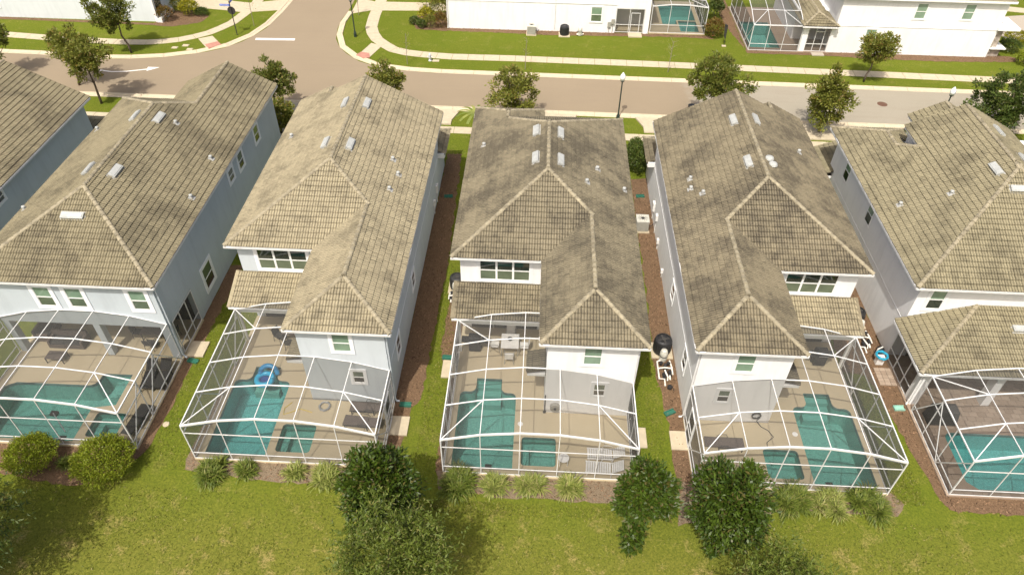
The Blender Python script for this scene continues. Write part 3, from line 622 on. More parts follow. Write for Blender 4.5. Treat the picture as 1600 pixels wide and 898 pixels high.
for p in ((-16.26, 10.45), (-9.23, 7.43), (-8.74, 6.24), (-8.95, 4.57)): pipe_vent(r2, B2, *p)
for p in ((11.44, 11.54), (11.46, 6.83), (12.76, 11.67)): box_vent(r4, B4, *p)
for p in ((12.62, 7.05), (12.72, 6.5)):
    c, n = surf(B4, *p); m = MB(); m.lathe(c, [(.2, .04), (.2, .12), (.27, .11), (.22, .22), (.1, .28), (.02, .29)], 14); m.build('roof_vent', 'vent_metal', r4)
for p in ((8.42, 7.11), (8.33, 6.15), (8.87, 5.39), (15.46, 10.2)): pipe_vent(r4, B4, *p)

for y, z, a in ((11.6, 1.1, .22), (10.0, 1.35, .16), (8.3, .7, .12), (5.5, .55, .1)):
    m = MB(); m.box(7.40, y-a, z-a*1.4, 7.538, y+a, z+a*1.4); m.tube([(7.49, y, z-a*1.3), (7.49, y, .05)], .025); m.build('meter_box', 'white_plastic', h4)
for y, z, a in ((12.6, 1.2, .2), (11.2, 1.0, .14)):
    m = MB(); m.box(-7.649, y-a, z-a*1.4, -7.51, y+a, z+a*1.4); m.tube([(-7.6, y, z-a*1.3), (-7.6, y, .05)], .025); m.build('meter_box', 'white_plastic', h2)

# house with the covered lanai under its upper floor (second from the left)
h1 = thing('house', (-24.51, 5, 0), 'blue grey house with three small upper windows above a wide pool enclosure', 'house', 'pool homes backing onto the lawn')
MB().box(-29.07, -3.0, 2.55, -19.95, 15.2, 5.57).build('wall', 'stucco_blue', h1); MB().box(-29.07, .08, 0, -19.95, 15.2, 2.548).build('lower_wall', 'stucco_blue', h1)
for x in (-29.05, -24.1, -20.42): MB().box(x, -2.98, 0, x+.45 if x > -21 else x+.36, -2.6, 2.548).build('column', 'stucco_blue', h1)
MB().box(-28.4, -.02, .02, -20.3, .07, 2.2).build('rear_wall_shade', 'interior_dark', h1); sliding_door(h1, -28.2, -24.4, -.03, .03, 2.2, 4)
B1 = [dict(x0=-29.55, x1=-19.57, y0=-3.35, y1=15.5, ze=5.77, k=dict(L=KS, R=KS, S=KS, N=KS)), dict(x0=-26.0, x1=-19.57, y0=9, y1=18.2, ze=5.77, k=dict(L=KS, R=KS))]
r1 = make_roof(h1, B1, 'tile_mid')
gutter(h1, [(-29.58, -3.38), (-19.54, -3.38)], 5.70); gutter(h1, [(-19.54, -3.35), (-19.54, 18.1)], 5.70); gutter(h1, [(-29.58, -3.3), (-29.58, 15.5)], 5.70)
MB().box(-22.9, 15.2, 0, -19.96, 17.7, 5.56).build('front_wall', 'stucco_blue', h1)
for x in (-25.83, -24.17, -20.85): window(h1, (x, -3.0, 4.52), '-y', .86, 1.32, 1, 'glass_green', 'glass_olive', 'band_trim_blue', .2)
window(h1, (-19.95, 2.28, 1.68), '+x', 1.15, 1.45, 1, 'glass_olive', 'glass_brown', 'band_trim_blue', .2); window(h1, (-19.95, 8.5, 4.55), '+x', .75, .8, 1, 'glass_dark', 'glass_brown', 'band_trim_blue', .16)
window(h1, (-19.95, 10.3, 4.5), '+x', .8, 1.1, 1, 'glass_olive', 'glass_brown', 'band_trim_blue', .16); window(h1, (-19.95, 13.6, 4.5), '+x', .8, 1.1, 1, 'glass_olive', 'glass_brown', 'band_trim_blue', .16)
downspout(h1, -19.95, -2.85, 5.7, (.42, 0), (.5, -.2), 'stucco_blue'); 
for p in ((-25.26, 9.41), (-25.40, 3.71), (-23.82, 9.33), (-23.84, 3.5)): box_vent(r1, B1, *p)
box_vent(r1, B1, -24.62, .02, 'x', 1.2, .38)
for p in ((-29.0, 10.74), (-29.13, 2.27), (-22.95, 9.51), (-20.45, 7.65), (-20.22, 3.78)): pipe_vent(r1, B1, *p)

# wide house on the right with the lower hipped porch roof
h5 = thing('house', (25.6, 6, 0), 'white house on the right with a lower hipped porch roof and brown paved pool deck', 'house', 'pool homes backing onto the lawn')
MB().box(19.62, -.4, 0, 31.6, 14.5, 5.47).build('wall', 'stucco_white', h5)
B5 = [dict(x0=19.04, x1=32.15, y0=-.9, y1=13.45, ze=5.67, k=dict(L=KS, R=KS, S=KS, N=KS)), dict(x0=19.04, x1=24.0, y0=7, y1=15.07, ze=5.67, k=dict(L=KS, R=KS, N=KS)),
      dict(x0=22.42, x1=28.78, y0=6.2, y1=12.6, ze=7.37, k=dict(L=KS, R=KS)), dict(x0=23.55, x1=27.65, y0=11, y1=14.8, ze=6.95, k=dict(L=KS, R=KS))]
r5 = make_roof(h5, B5, 'tile_olive')
MB().box(22.8, 10.2, 5.48, 28.4, 12.4, 7.18).build('front_wall', 'stucco_white', h5); MB().box(23.95, 12.41, 5.48, 27.25, 14.5, 6.78).build('front_bay', 'stucco_white', h5)
gutter(h5, [(19.01, -.9), (19.01, 15)], 5.60); gutter(h5, [(19.0, -.93), (32, -.93)], 5.60)
B5b = [dict(x0=19.04, x1=33, y0=-4.28, y1=-.42, ze=2.95, k=dict(L=.32, S=.32))]; r5b = make_roof(h5, B5b, 'tile_olive', 150, name='porch_roof')
gutter(h5, [(19.0, -4.31), (33, -4.31)], 2.86); gutter(h5, [(19.01, -4.28), (19.01, -.5)], 2.86)
for x, y in ((19.62, -3.95), (23.4, -3.85), (27.6, -3.85)): MB().box(x, y, 0, x+.42, y+.5, 2.74).build('column', 'stucco_white', h5)
MB().box(19.62, -3.96, 2.5, 31.5, -3.72, 2.742).build('porch_beam', 'white_trim', h5); sliding_door(h5, 20.6, 25.4, -.4, .03, 2.4, 3)
for y, z in ((11.77, 4.35), (7.15, 4.35)): window(h5, (19.62, y, z), '-x', .82, 1.32, 1, 'glass_green', 'glass_dark', 'stucco_white', 0, .5)
window(h5, (20.67, -.4, 4.5), '-y', .78, 1.38, 1, 'glass_green', 'glass_dark', 'band_trim', .17)
m = MB(); m.box(19.603, -.4, 2.69, 19.619, 14.4, 2.725); m.build('belt_line', 'band_trim', h5)
downspout(h5, 19.62, -3.85, 2.85, (-.32, 0), (-.15, -.4)); 
m = MB(); m.box(18.95, 13.6, 2.55, 19.61, 17, 2.75); m.build('garage_eave', 'white_trim', h5); GB5 = [dict(x0=18.9, x1=21.5, y0=13.6, y1=17, ze=2.8, k=dict(L=.4))]; make_roof(h5, GB5, 'tile_olive', 5, name='garage_roof')
MB().box(19.63, 14.51, 0, 24, 17, 2.54).build('garage_wall', 'stucco_white', h5)
box_vent(r5, B5, 24.69, 5.98); box_vent(r5, B5, 26.71, 10.31); box_vent(r5, B5, 26.84, 7.29); box_vent(r5, B5, 25.33, 4.4, 'x'); box_vent(r5b, B5b, 24.76, -1.7, 'x', .9, .35)
for p in ((22.39, 5.14), (20.12, 5.49)): pipe_vent(r5, B5, *p)

# house at the left edge
h0 = thing('house', (-37.1, 6, 0), 'blue grey house cut off by the left edge, only roof slope and side wall visible', 'house', 'pool homes backing onto the lawn')
MB().box(-41.7, -2.6, 0, -32.5, 15.2, 5.5).build('wall', 'stucco_blue', h0)
B0 = [dict(x0=-42.1, x1=-32.1, y0=-3, y1=15.7, ze=5.7, k=dict(L=KS, R=KS, S=KS))]; r0 = make_roof(h0, B0, 'tile_mid')
gutter(h0, [(-32.04, -3), (-32.04, 15.6)], 5.63); window(h0, (-32.5, 4.75, 4.95), '+x', .6, .62, 1, 'glass_dark', 'glass_dark', 'band_trim_blue', .14)
MB().box(-41.6, 15.21, 0, -32.6, 17.4, 2.6).build('garage_wall', 'stucco_blue', h0); make_roof(h0, [dict(x0=-42, x1=-31.9, y0=15.1, y1=17.9, ze=2.8, k=dict(R=.45, L=.45, N=.45))], 'tile_mid', 20, name='garage_roof')

# ------------------------------------------------------------------ pools and decks
def arc(cx, cy, r, a0, a1, n=5): return [(cx+r*math.cos(math.radians(a0+(a1-a0)*i/n)), cy+r*math.sin(math.radians(a0+(a1-a0)*i/n))) for i in range(n+1)]
def rrect(x0, y0, x1, y1, r): return arc(x1-r, y0+r, r, -90, 0)+arc(x1-r, y1-r, r, 0, 90)+arc(x0+r, y1-r, r, 90, 180)+arc(x0+r, y0+r, r, 180, 270)
POOL = [(-4.25, -9.13), (-1.25, -9.13)]+arc(-1.55, -4.72, .3, 0, 90)+arc(-1.73, -4.10, .32, -90, -180)+[(-2.05, -3.48), (-3.42, -3.48)]+arc(-3.74, -4.10, .32, 0, -90)+arc(-3.95, -4.72, .3, 90, 180)
SPA = rrect(-.85, -8.87, .88, -7.2, .18)
def basin(pool, name, poly, zf, mat, zt=.10):
    n = len(poly); m = MB()
    m.add([(x, y, zt) for x, y in poly]+[(x, y, -.10) for x, y in poly], [(i, n+i, n+(i+1) % n, (i+1) % n) for i in range(n)]); m.build('waterline_tile', 'pool_tile', pool)
    m = MB(); v = [Vector((x, y, zf)) for x, y in poly]; tri = tessellate_polygon([v])
    m.add([(x, y, -.10) for x, y in poly]+[(x, y, zf) for x, y in poly], [(i, n+i, n+(i+1) % n, (i+1) % n) for i in range(n)]+[tuple(n+k for k in t) for t in tri]); m.build(name, mat, pool)
    m = MB(); m.add([(x, y, .02) for x, y in poly], [tuple(t) for t in tri]); m.build('water_surface', 'water', pool)
def deck(label, outer, holes, mat='deck_paint', zt=.10, name='pool_deck'):
    loops = [[Vector((x, y, zt)) for x, y in p] for p in [outer]+holes]; fl = [v for L in loops for v in L]; m = MB(); n = len(outer)
    m.add(fl, [tuple(t) for t in tessellate_polygon(loops)]); m.add([(x, y, zt) for x, y in outer]+[(x, y, -.05) for x, y in outer], [(i, n+i, n+(i+1) % n, (i+1) % n) for i in range(n)])
    return m.build(name, mat, kind='structure')
def pool(label, outline, spa, bright=False, step=None):
    c = np.mean(outline, 0); t = thing('swimming_pool', (c[0], c[1], 0), label, 'swimming pool', 'swimming pools behind the houses')
    basin(t, 'basin', outline, -1.25, 'pool_plaster_bright' if bright else 'pool_plaster')
    if spa: basin(t, 'spa_basin', spa, -.75, 'pool_plaster')
    if spa:
        q = np.array(spa); a, b = q.min(0), q.max(0); m = MB(); m.box(a[0]+.02, a[1]+.02, -.74, a[0]+.4, b[1]-.02, -.38); m.box(a[0]+.41, b[1]-.4, -.74, b[0]-.02, b[1]-.02, -.38); m.build('spa_bench', 'pool_plaster', t)
    for k, st in enumerate(step or []): MB().box(*st).build('step', 'pool_plaster', t)
    return t
mir = lambda P, xc, dy, m: [(xc+m*x, y+dy) for x, y in P][::(1 if m > 0 else -1)]
for xc, dy, m, lab, br in ((0, 0, 1, 'teal pool with a square spa at its right, behind the middle house', False), (-12.22, .12, 1, 'bright blue green pool with an inflatable float at its far end', True), (12.11, -.05, -1, 'teal pool with the square spa on its left side, behind a brown roofed house', False)):
    o = mir([(-4.6, -9.5), (4.62, -9.5), (4.62, -5.56), (.24, -5.56), (.24, .41), (-4.6, .41)], xc, dy, m); p = mir(POOL, xc, dy, m); s_ = mir(SPA, xc, dy, m); deck('', o, [p, s_])
    a, b = sorted((xc-m*3.40, xc-m*2.07)); steps = [(a, -3.86+dy, -1.24, b, -3.50+dy, -.22), (a, -4.22+dy, -1.24, b, -3.865+dy, -.5), (a, -4.58+dy, -1.24, b, -4.225+dy, -.8)]
    pool(lab, p, s_, br, steps)
P1 = [(-28.3, -8.7), (-23.3, -8.7), (-23.3, -6.62), (-22.15, -6.38), (-22.15, -4.33), (-23.75, -4.33)]+arc(-24.2, -4.75, .42, 0, -90, 4)+[(-28.1, -5.17), (-28.62, -5.5), (-28.62, -8.4)]
S1 = rrect(-22.85, -8.4, -21.3, -6.9, .15)
deck('', [(-29.15, -8.98), (-19.85, -8.98), (-19.85, .07), (-29.15, .07)], [P1, S1]); pool('long teal pool at the left edge with dark loungers along its right side', P1, S1, False, [(-22.7, -5.4, -1.24, -22.17, -4.35, -.3), (-23.2, -5.4, -1.24, -22.705, -4.35, -.6)])
P5 = [(22.3, -9.0), (27.0, -9.0), (27.0, -5.7)]+arc(21.15, -6.1, .4, 90, 180)+[(20.75, -8.6), (21.2, -9.0)]
deck('', [(19.5, -9.42), (31.5, -9.42), (31.5, -.41), (19.5, -.41)], [P5], 'travertine'); pool('bright teal pool set in brown stone paving at the right edge', P5, None, True)
dk5 = frame_struct('paved_deck'); pv = MB(); pv.box(-.21, -.14, 0, .21, .14, .022); pm = None
def in_poly(x, y, P):
    c = False; j = len(P)-1
    for i in range(len(P)):
        if (P[i][1] > y) != (P[j][1] > y) and x < (P[j][0]-P[i][0])*(y-P[i][1])/(P[j][1]-P[i][1])+P[i][0]: c = not c
        j = i
    return c
k = 0
for j in range(28):
    for i in range(28):
        x, y = 19.72+i*.44+(.22 if j % 2 else 0), -9.25+j*.3
        if k < 300 and y < -.7 and x < 27.5 and not any(in_poly(x+a, y+b, P5) for a in (-.24, .24) for b in (-.17, .17)):
            if pm is None: ob = pv.build('paver', 'travertine', dk5); pm = ob.data
            else: ob = put(bpy.data.objects.new('paver', pm), dk5)
            ob.location = (x, y, .098+random.uniform(-.004, .004)); ob['tile_rnd'] = random.random(); k += 1
PN1 = [(11.7, 44.8), (13.2, 44.8), (13.2, 45.85), (15.2, 45.85), (15.2, 50), (11.7, 50)]; SN1 = rrect(13.35, 43.05, 15.2, 45.65, .1)
deck('', [(10.05, 42.55), (15.7, 42.55), (15.7, 51), (10.05, 51)], [PN1, SN1]); pool('teal pool and spa across the street beside the long white wall', PN1, SN1)
PN2 = [(19.7, 39.9), (22.6, 39.9), (22.7, 46), (19.7, 46)]
deck('', [(19.3, 39.2), (27.1, 39.2), (27.1, 50), (19.3, 50)], [PN2], 'travertine'); pool('narrow teal pool across the street in brown paving beside a tiled porch', PN2, None)

# ------------------------------------------------------------------ screened pool enclosures
def enclosure(label, xs, zs, rows, cut=None, left=True, right=True, braces=(), doors=(), rails=(.58, 2.14), rowz=None, zb=.10):
    n = len(xs); rz = rowz or [0]*len(rows)
    t = thing('pool_enclosure', ((xs[0]+xs[-1])/2, rows[0], 0), label, 'screen enclosure', 'screened pool enclosures behind the houses')
    zi = lambda x: float(np.interp(x, xs, zs)); W = 'white_aluminium'
    def spans(y):                                   # visible stretches of a cross beam at depth y
        if cut and y > cut[2]+.01: return [(xs[0], cut[0])] if cut[0] > xs[0]+.05 else [(cut[1], xs[-1])]
        return [(xs[0], xs[-1])]
    def joints(a, b): return [a]+[x for x in xs if a+.03 < x < b-.03]+[b]
    for r, y in enumerate(rows):
        for a, b in spans(y):
            J = joints(a, b); m = MB(); q = (.09, .075) if r == 0 else (.038, .06)
            for u, v in zip(J, J[1:]): m.beam((u, y, zi(u)+rz[r]), (v, y, zi(v)+rz[r]), q[1], q[0])
            m.build('roof_beam', W, t)
    for r in range(len(rows)-1):
        ya, yb = rows[r], rows[r+1]
        for i, x in enumerate(xs):
            if cut and ya > cut[2]-.05 and cut[0]-.02 < x < cut[1]+.02: continue
            e = i in (0, n-1); MB().beam((x, ya, zs[i]+rz[r]), (x, yb, zs[i]+rz[r+1]), .05 if e else .034, .07 if e else .04).build('purlin', W, t)
        mid = (ya+yb)/2
        for a, b in spans(mid+.02 if cut and mid > cut[2] else mid):
            J = joints(a, b)
            for u, v in zip(J, J[1:]): MB().poly([(u, ya, zi(u)+rz[r]), (v, ya, zi(v)+rz[r]), (v, yb, zi(v)+rz[r+1]), (u, yb, zi(u)+rz[r+1])]).build('screen_panel', 'screen', t)
    y = rows[0]
    for i, x in enumerate(xs): MB().beam((x, y, zb), (x, y, zs[i]-.05), .038 if 0 < i < n-1 else .055, .038 if 0 < i < n-1 else .055, (0, 1, 0)).build('post', W, t)
    for z in (zb+.03,)+tuple(rails): MB().box(xs[0]+.04, y-.02, z-.02, xs[-1]-.04, y+.02, z+.02).build('rail', W, t)
    zl = [zb]+list(rails)
    for i in range(n-1):
        for k, z in enumerate(zl):
            if k < len(zl)-1: MB().poly([(xs[i], y, z), (xs[i+1], y, z), (xs[i+1], y, zl[k+1]), (xs[i], y, zl[k+1])]).build('screen_panel', 'screen', t)
            else: MB().poly([(xs[i], y, z), (xs[i+1], y, z), (xs[i+1], y, zs[i+1]), (xs[i], y, zs[i])]).build('screen_panel', 'screen', t)
    for sd, on in ((0, left), (n-1, right)):
        if not on: continue
        x = xs[sd]; ry = [r for r in rows if not (cut and cut[0]-.05 < x < cut[1]+.05 and r > cut[2]+.05)]
        for y in ry[1:]: MB().beam((x, y, zb), (x, y, zs[sd]-.05), .042, .042, (0, 1, 0)).build('post', W, t)
        for z in (zb+.03,)+tuple(rails): MB().box(x-.02, ry[0]+.04, z-.025, x+.02, ry[-1], z+.025).build('rail', W, t)
        for ya, yb in zip(ry, ry[1:]):
            for k, z in enumerate(zl):
                z1 = zl[k+1] if k < len(zl)-1 else zs[sd]; MB().poly([(x, ya, z), (x, yb, z), (x, yb, z1), (x, ya, z1)]).build('screen_panel', 'screen', t)
    for p, q in braces: MB().beam(p, q, .04, .05).build('brace', W, t)
    for sd, ya, yb in doors:
        x = xs[0]-.035 if sd == 'L' else xs[-1]+.035; f = MB()
        for y in (ya, yb): f.box(x-.025, y-.035, zb+.02, x+.025, y+.035, 2.14)
        for z in (zb+.05, .75, 1.15, 2.11): f.box(x-.024, ya+.036, z-.03, x+.024, yb-.036, z+.03)
        d = f.build('screen_door', W, t); MB().poly([(x, ya, .15), (x, yb, .15), (x, yb, 2.1), (x, ya, 2.1)]).build('screen_panel', 'screen', d)
        MB().box(x-.06, yb-.12, 1.03, x+.06, yb-.07, 1.10).build('handle', 'white_aluminium', d)
    return t
ZS = [2.68, 3.21, 3.47, 3.47, 3.21, 2.68]; RW = [-9.43, -7.42, -5.50, -3.52, -1.66]
for xc, dy, m, lab in ((0, 0, 1, 'screened pool cage with white frame behind the middle house, two white loungers inside its corner'), (-12.22, .1, 1, 'screened pool cage behind the pale blue house, dark tree standing against its front right corner'), (12.11, -.05, -1, 'screened pool cage behind the brown roofed house, strap leaved plants along its front right')):
    xs = [xc+x for x in (-4.58, -2.74, -.91, .91, 2.74, 4.58)]; rw = [y+dy for y in RW]
    cutx = (xc+.21, xc+4.7, -5.5+dy) if m > 0 else (xc-4.7, xc-.21, -5.5+dy)
    L = lambda i, r: (xs[i], rw[r], ZS[i]); o = 0 if m > 0 else 5; i_ = 1 if m > 0 else 4
    br = [(L(0, 0), L(1, 1)), (L(5, 0), L(4, 1)), (L(o, 4), L(i_, 3))]
    for x in (xs[0], xs[5]): br.append(((x, rw[1], .15), (x, rw[0], 2.6)))
    x = xs[o]; br += [((x, rw[1], 2.6), (x, rw[2], .15)), ((x, rw[3], .15), (x, rw[4], 2.6))]
    ws = 'R' if m > 0 else 'L'; D = [(ws, -7.35+dy, -6.4+dy)]
    if xc == 0: D.append(('L', -3.4, -2.45))
    enclosure(lab, xs, ZS, rw, cutx, True, True, br, D)
xs = [-29.09+1.834*i for i in range(6)]; Z1 = [2.86, 3.38, 3.63, 3.63, 3.38, 2.86]; rw = [-8.92, -6.96, -5.05, -3.06]
L = lambda i, r: (xs[i], rw[r], Z1[i])
enclosure('wide screened pool cage under the three upper windows of the blue grey house at left', xs, Z1, rw, None, True, True, [(L(5, 0), L(4, 1)), (L(0, 0), L(1, 1)), ((xs[5], rw[3], .15), (xs[5], rw[2], 2.7)), ((xs[5], rw[1], .15), (xs[5], rw[2], 2.7)), ((xs[5], rw[1], 2.7), (xs[5], rw[0], .15))])
xs = [19.62+1.9*i for i in range(7)]; Z5 = [2.86, 3.46, 3.74, 3.78, 3.74, 3.46, 2.86]; rw = [-9.36, -7.6, -5.9, -4.38]; L = lambda i, r: (xs[i], rw[r], Z5[i])
enclosure('screened pool cage over brown stone paving at the right edge', xs, Z5, rw, None, True, True, [(L(0, 0), L(1, 1)), (L(0, 3), L(1, 2)), ((xs[0], rw[0], 2.7), (xs[0], rw[1], .15)), ((xs[0], rw[1], .15), (xs[0], rw[2], 2.7)), ((xs[0], rw[2], 2.7), (xs[0], rw[3], .15))], rails=(.55, 2.1))
xs = [10.15, 11.95, 13.8, 15.6]
enclosure('screened pool cage across the street at the end of the long white wall', xs, [2.75, 2.95, 2.95, 2.75], [42.6, 44.4, 46.2, 48.1, 50], None, False, True, [((15.6, 44.4, .15), (15.6, 42.6, 2.7)), ((15.6, 44.4, .15), (15.6, 46.2, 2.7)), ((13.8, 44.4, 2.95), (15.6, 42.6, 2.75))], rails=(.92,))
xs = [19.4, 20.95, 22.5, 24.1]
enclosure('screened pool cage across the street beside the small tiled porch', xs, [2.58]*4, [39.25, 41.2, 43.2, 45.2, 47.2, 49.2], None, True, False, [((19.4, 39.25, 2.58), (20.95, 41.2, 3.28)), ((24.1, 39.25, 2.58), (22.5, 41.2, 3.28)), ((19.4, 41.2, .15), (19.4, 39.25, 2.5))], rails=(.75,), rowz=[0, .7, 1.1, 1.1, 1.1, .8])

# lanai screens on the side walls
def side_screen(h, x, n, y0, y1, z1, door):
    f = MB(); w = .05
    xa, xb = (x, x+.05*n) if n > 0 else (x-.05, x)
    for y in (y0, door[0], door[1], y1-.05): f.box(xa, y, .1, xb, y+.05, z1)
    for a, b in ((y0+.05, door[0]), (door[0]+.05, door[1]), (door[1]+.05, y1-.05)):
        f.box(xa+.002, a, z1-.06, xb-.002, b, z1); f.box(xa+.002, a, .75, xb-.002, b, .80); f.box(xa+.002, a, .1, xb-.002, b, .15)
    o = f.build('porch_screen', 'white_aluminium', h); xm = (xa+xb)/2
    for a, b in ((y0, door[0]), (door[0], door[1]), (door[1], y1)): MB().poly([(xm, a+.02, .1), (xm, b, .1), (xm, b, z1), (xm, a+.02, z1)]).build('screen_panel', 'screen', o)
side_screen(h1, -19.98, 1, -2.55, .05, 2.5, (-1.75, -.9)); side_screen(h5, 19.66, -1, -3.42, -.45, 2.5, (-2.6, -1.5))

# ------------------------------------------------------------------ houses across the street
def hip_roof(h, x0, x1, y0, y1, ze, k, mat, oh=.4):
    x0 -= oh; x1 += oh; y0 -= oh; y1 += oh; w = min(x1-x0, y1-y0)/2; z = ze+k*w
    m = MB()
    if x1-x0 > y1-y0: a, b = (x0+w, (y0+y1)/2, z), (x1-w, (y0+y1)/2, z)
    else: a, b = ((x0+x1)/2, y0+w, z), ((x0+x1)/2, y1-w, z)
    c = [(x0, y0, ze), (x1, y0, ze), (x1, y1, ze), (x0, y1, ze)]
    if x1-x0 > y1-y0: m.add(c+[a, b], [(0, 1, 5, 4), (1, 2, 5), (2, 3, 4, 5), (3, 0, 4)])
    else: m.add(c+[a, b], [(0, 1, 4), (1, 2, 5, 4), (2, 3, 5), (3, 0, 4, 5)])
    m.build('roof', mat, h); s = MB(); s.box(x0, y0, ze-.22, x1, y1, ze-.01); s.build('fascia', 'white_trim', h)
n1 = thing('house', (0, 47, 0), 'white house across the street with a long blank side wall and a screened porch door', 'house', 'houses across the street')
MB().prism([(-10.3, 42.4), (6.6, 42.42), (6.6, 44.6), (9.45, 44.6), (9.45, 42.42), (9.95, 42.42), (9.95, 54), (-10.3, 54)], 0, 5.3).build('wall', 'stucco_white', n1)
MB().box(6.601, 42.43, 2.5, 9.449, 44.59, 5.3).build('porch_ceiling', 'stucco_white', n1); hip_roof(n1, -10.3, 9.95, 42.4, 54, 5.55, KS, 'tile_mid')
MB().box(6.62, 43.0, 0, 9.43, 44.58, .1).build('porch_floor', 'deck_paint', n1)
m = MB(); m.box(-10.32, 42.36, 2.85, 6.6, 42.399, 2.9); m.build('belt_line', 'band_trim', n1)
window(n1, (4.65, 42.4, 1.85), '-y', 1.05, 1.45, 1, 'glass_green', 'glass_olive', 'band_trim', .13)
f = MB(); y0, y1 = 42.44, 42.49
for x in (6.62, 7.95, 9.38): f.box(x, y0, .1, x+.05, y1, 2.5)
for a, b in ((6.67, 7.95), (8.0, 9.38)): f.box(a, y0+.002, 2.44, b, y1-.002, 2.5); f.box(a, y0+.002, .85, b, y1-.002, .91); f.box(a, y0+.002, .1, b, y1-.002, .15)
f.box(8.1, y0-.03, .12, 8.16, y0-.002, 2.1); f.box(8.95, y0-.03, .12, 9.01, y0-.002, 2.1); f.box(8.16, y0-.03, 2.04, 8.95, y0-.002, 2.1); f.box(8.16, y0-.03, .12, 8.95, y0-.002, .18)
o = f.build('porch_screen', 'white_aluminium', n1); MB().poly([(6.67, 42.465, .1), (9.38, 42.465, .1), (9.38, 42.465, 2.5), (6.67, 42.465, 2.5)]).build('screen_panel', 'screen', o)
m = MB(); m.tube([(-10.22, 42.3, 5.3), (-10.22, 42.3, .3), (-10.22, 42.1, .12)], .05); m.build('downspout', 'white_aluminium', n1)
m = MB(); m.tube([(.55, 42.33, 5.3), (.55, 42.33, .3)], .03); m.build('conduit', 'white_aluminium', n1)
for x, z in ((6.35, 1.2), (6.0, .9)): m = MB(); m.box(x-.16, 42.24, z-.25, x+.16, 42.39, z+.25); m.tube([(x, 42.33, z-.25), (x, 42.33, .05)], .025); m.build('meter_box', 'beige_metal', n1)
MB().box(7.95, 41.45, .0, 9.3, 42.4, .11).build('porch_step', 'concrete', n1)

n2 = thing('house', (35, 44, 0), 'white house across the street at upper right with a small tiled porch roof', 'house', 'houses across the street')
MB().box(27.15, 39.45, 0, 42.2, 50, 5.25).build('wall', 'stucco_white', n2); hip_roof(n2, 27.15, 42.2, 39.45, 50, 5.5, KS, 'tile_mid'); MB().box(24.15, 42.2, 0, 27.14, 50, 3.0).build('lower_wall', 'stucco_white', n2)
m = MB(); m.box(27.2, 39.41, 2.66, 42.2, 39.449, 2.71); m.build('belt_line', 'band_trim', n2)
window(n2, (34.45, 39.45, 4.25), '-y', .95, 1.4, 1, 'glass_green', 'glass_green', 'band_trim', .13); window(n2, (38.8, 39.45, 4.3), '-y', .95, 1.4, 1, 'glass_green', 'glass_green', 'band_trim', .13); window(n2, (30.6, 39.45, 1.75), '-y', .95, 1.3, 1, 'glass_green', 'glass_olive', 'band_trim', .13)
make_roof(n2, [dict(x0=23.9, x1=27.3, y0=38.9, y1=48.5, ze=2.75, k=dict(L=.42, R=.42, S=.42))], 'tile_mid', 30, name='porch_roof'); gutter(n2, [(23.85, 38.84), (27.3, 38.84)], 2.66)
for x in (24.2, 26.85): MB().box(x, 39.3, 0, x+.5 if x < 25 else x+.29, 39.75, 2.54).build('column', 'stucco_white', n2)
f = MB()
for x in (24.72, 25.45, 26.25, 26.8): f.box(x, 39.38, .1, x+.05, 39.43, 2.5)
for a, b in ((24.77, 25.45), (25.5, 26.25), (26.3, 26.8)): f.box(a, 39.382, 2.4, b, 39.428, 2.46); f.box(a, 39.382, .8, b, 39.428, .86); f.box(a, 39.382, .1, b, 39.428, .15)
f.box(25.5, 39.381, 2.0, 26.25, 39.429, 2.07)
o = f.build('porch_screen', 'white_aluminium', n2); MB().poly([(24.7, 39.405, .1), (26.85, 39.405, .1), (26.85, 39.405, 2.5), (24.7, 39.405, 2.5)]).build('screen_panel', 'screen', o)
MB().box(25.4, 38.55, 0, 26.55, 39.25, .1).build('porch_step', 'paver_grey', n2)
sv = frame = node('stone_cladding', n2); sm = None
for j in range(12):
    for i in range(3):
        b = MB(); b.box(42.22, 39.47+i*.52+(.2 if j % 2 else 0), .05+j*.22, 42.36, 39.95+i*.52+(.2 if j % 2 else 0), .25+j*.22); b.build('stone', 'stone_veneer', sv)
MB().box(42.21, 39.35, .85, 43.7, 41.3, .95).build('ledge', 'white_trim', n2); MB().box(42.3, 39.7, 0, 43.4, 41.2, .84).build('porch_wall', 'stone_veneer', n2)
MB().box(42.3, 39.7, .96, 42.9, 40.3, 2.7).build('porch_pillar', 'stone_veneer', n2); MB().box(42.05, 39.2, 2.72, 44.1, 42, 2.95).build('porch_canopy', 'white_trim', n2)
n3 = thing('house', (-49, 46, 0), 'pale blue house across the street in the upper left corner', 'house', 'houses across the street')
MB().box(-60, 41.75, 0, -39.95, 52, 5.3).build('wall', 'stucco_sage', n3); hip_roof(n3, -60, -39.95, 41.75, 52, 5.55, KS, 'tile_mid')
window(n3, (-56.6, 41.75, 1.9), '-y', 1.2, 1.6, 1, 'glass_green', 'glass_olive', 'band_trim_blue', .2)
m = MB(); m.box(-40.05, 41.6, 0, -39.80, 41.95, 5.3); m.build('corner_trim', 'white_trim', n3); MB().box(-39.94, 42.1, .1, -39.9, 43.4, 2.2).build('front_door', 'glass_dark', n3)
MB().box(-39.94, 41.5, 0, -39.3, 44.5, .4).build('porch_step', 'white_trim', n3)

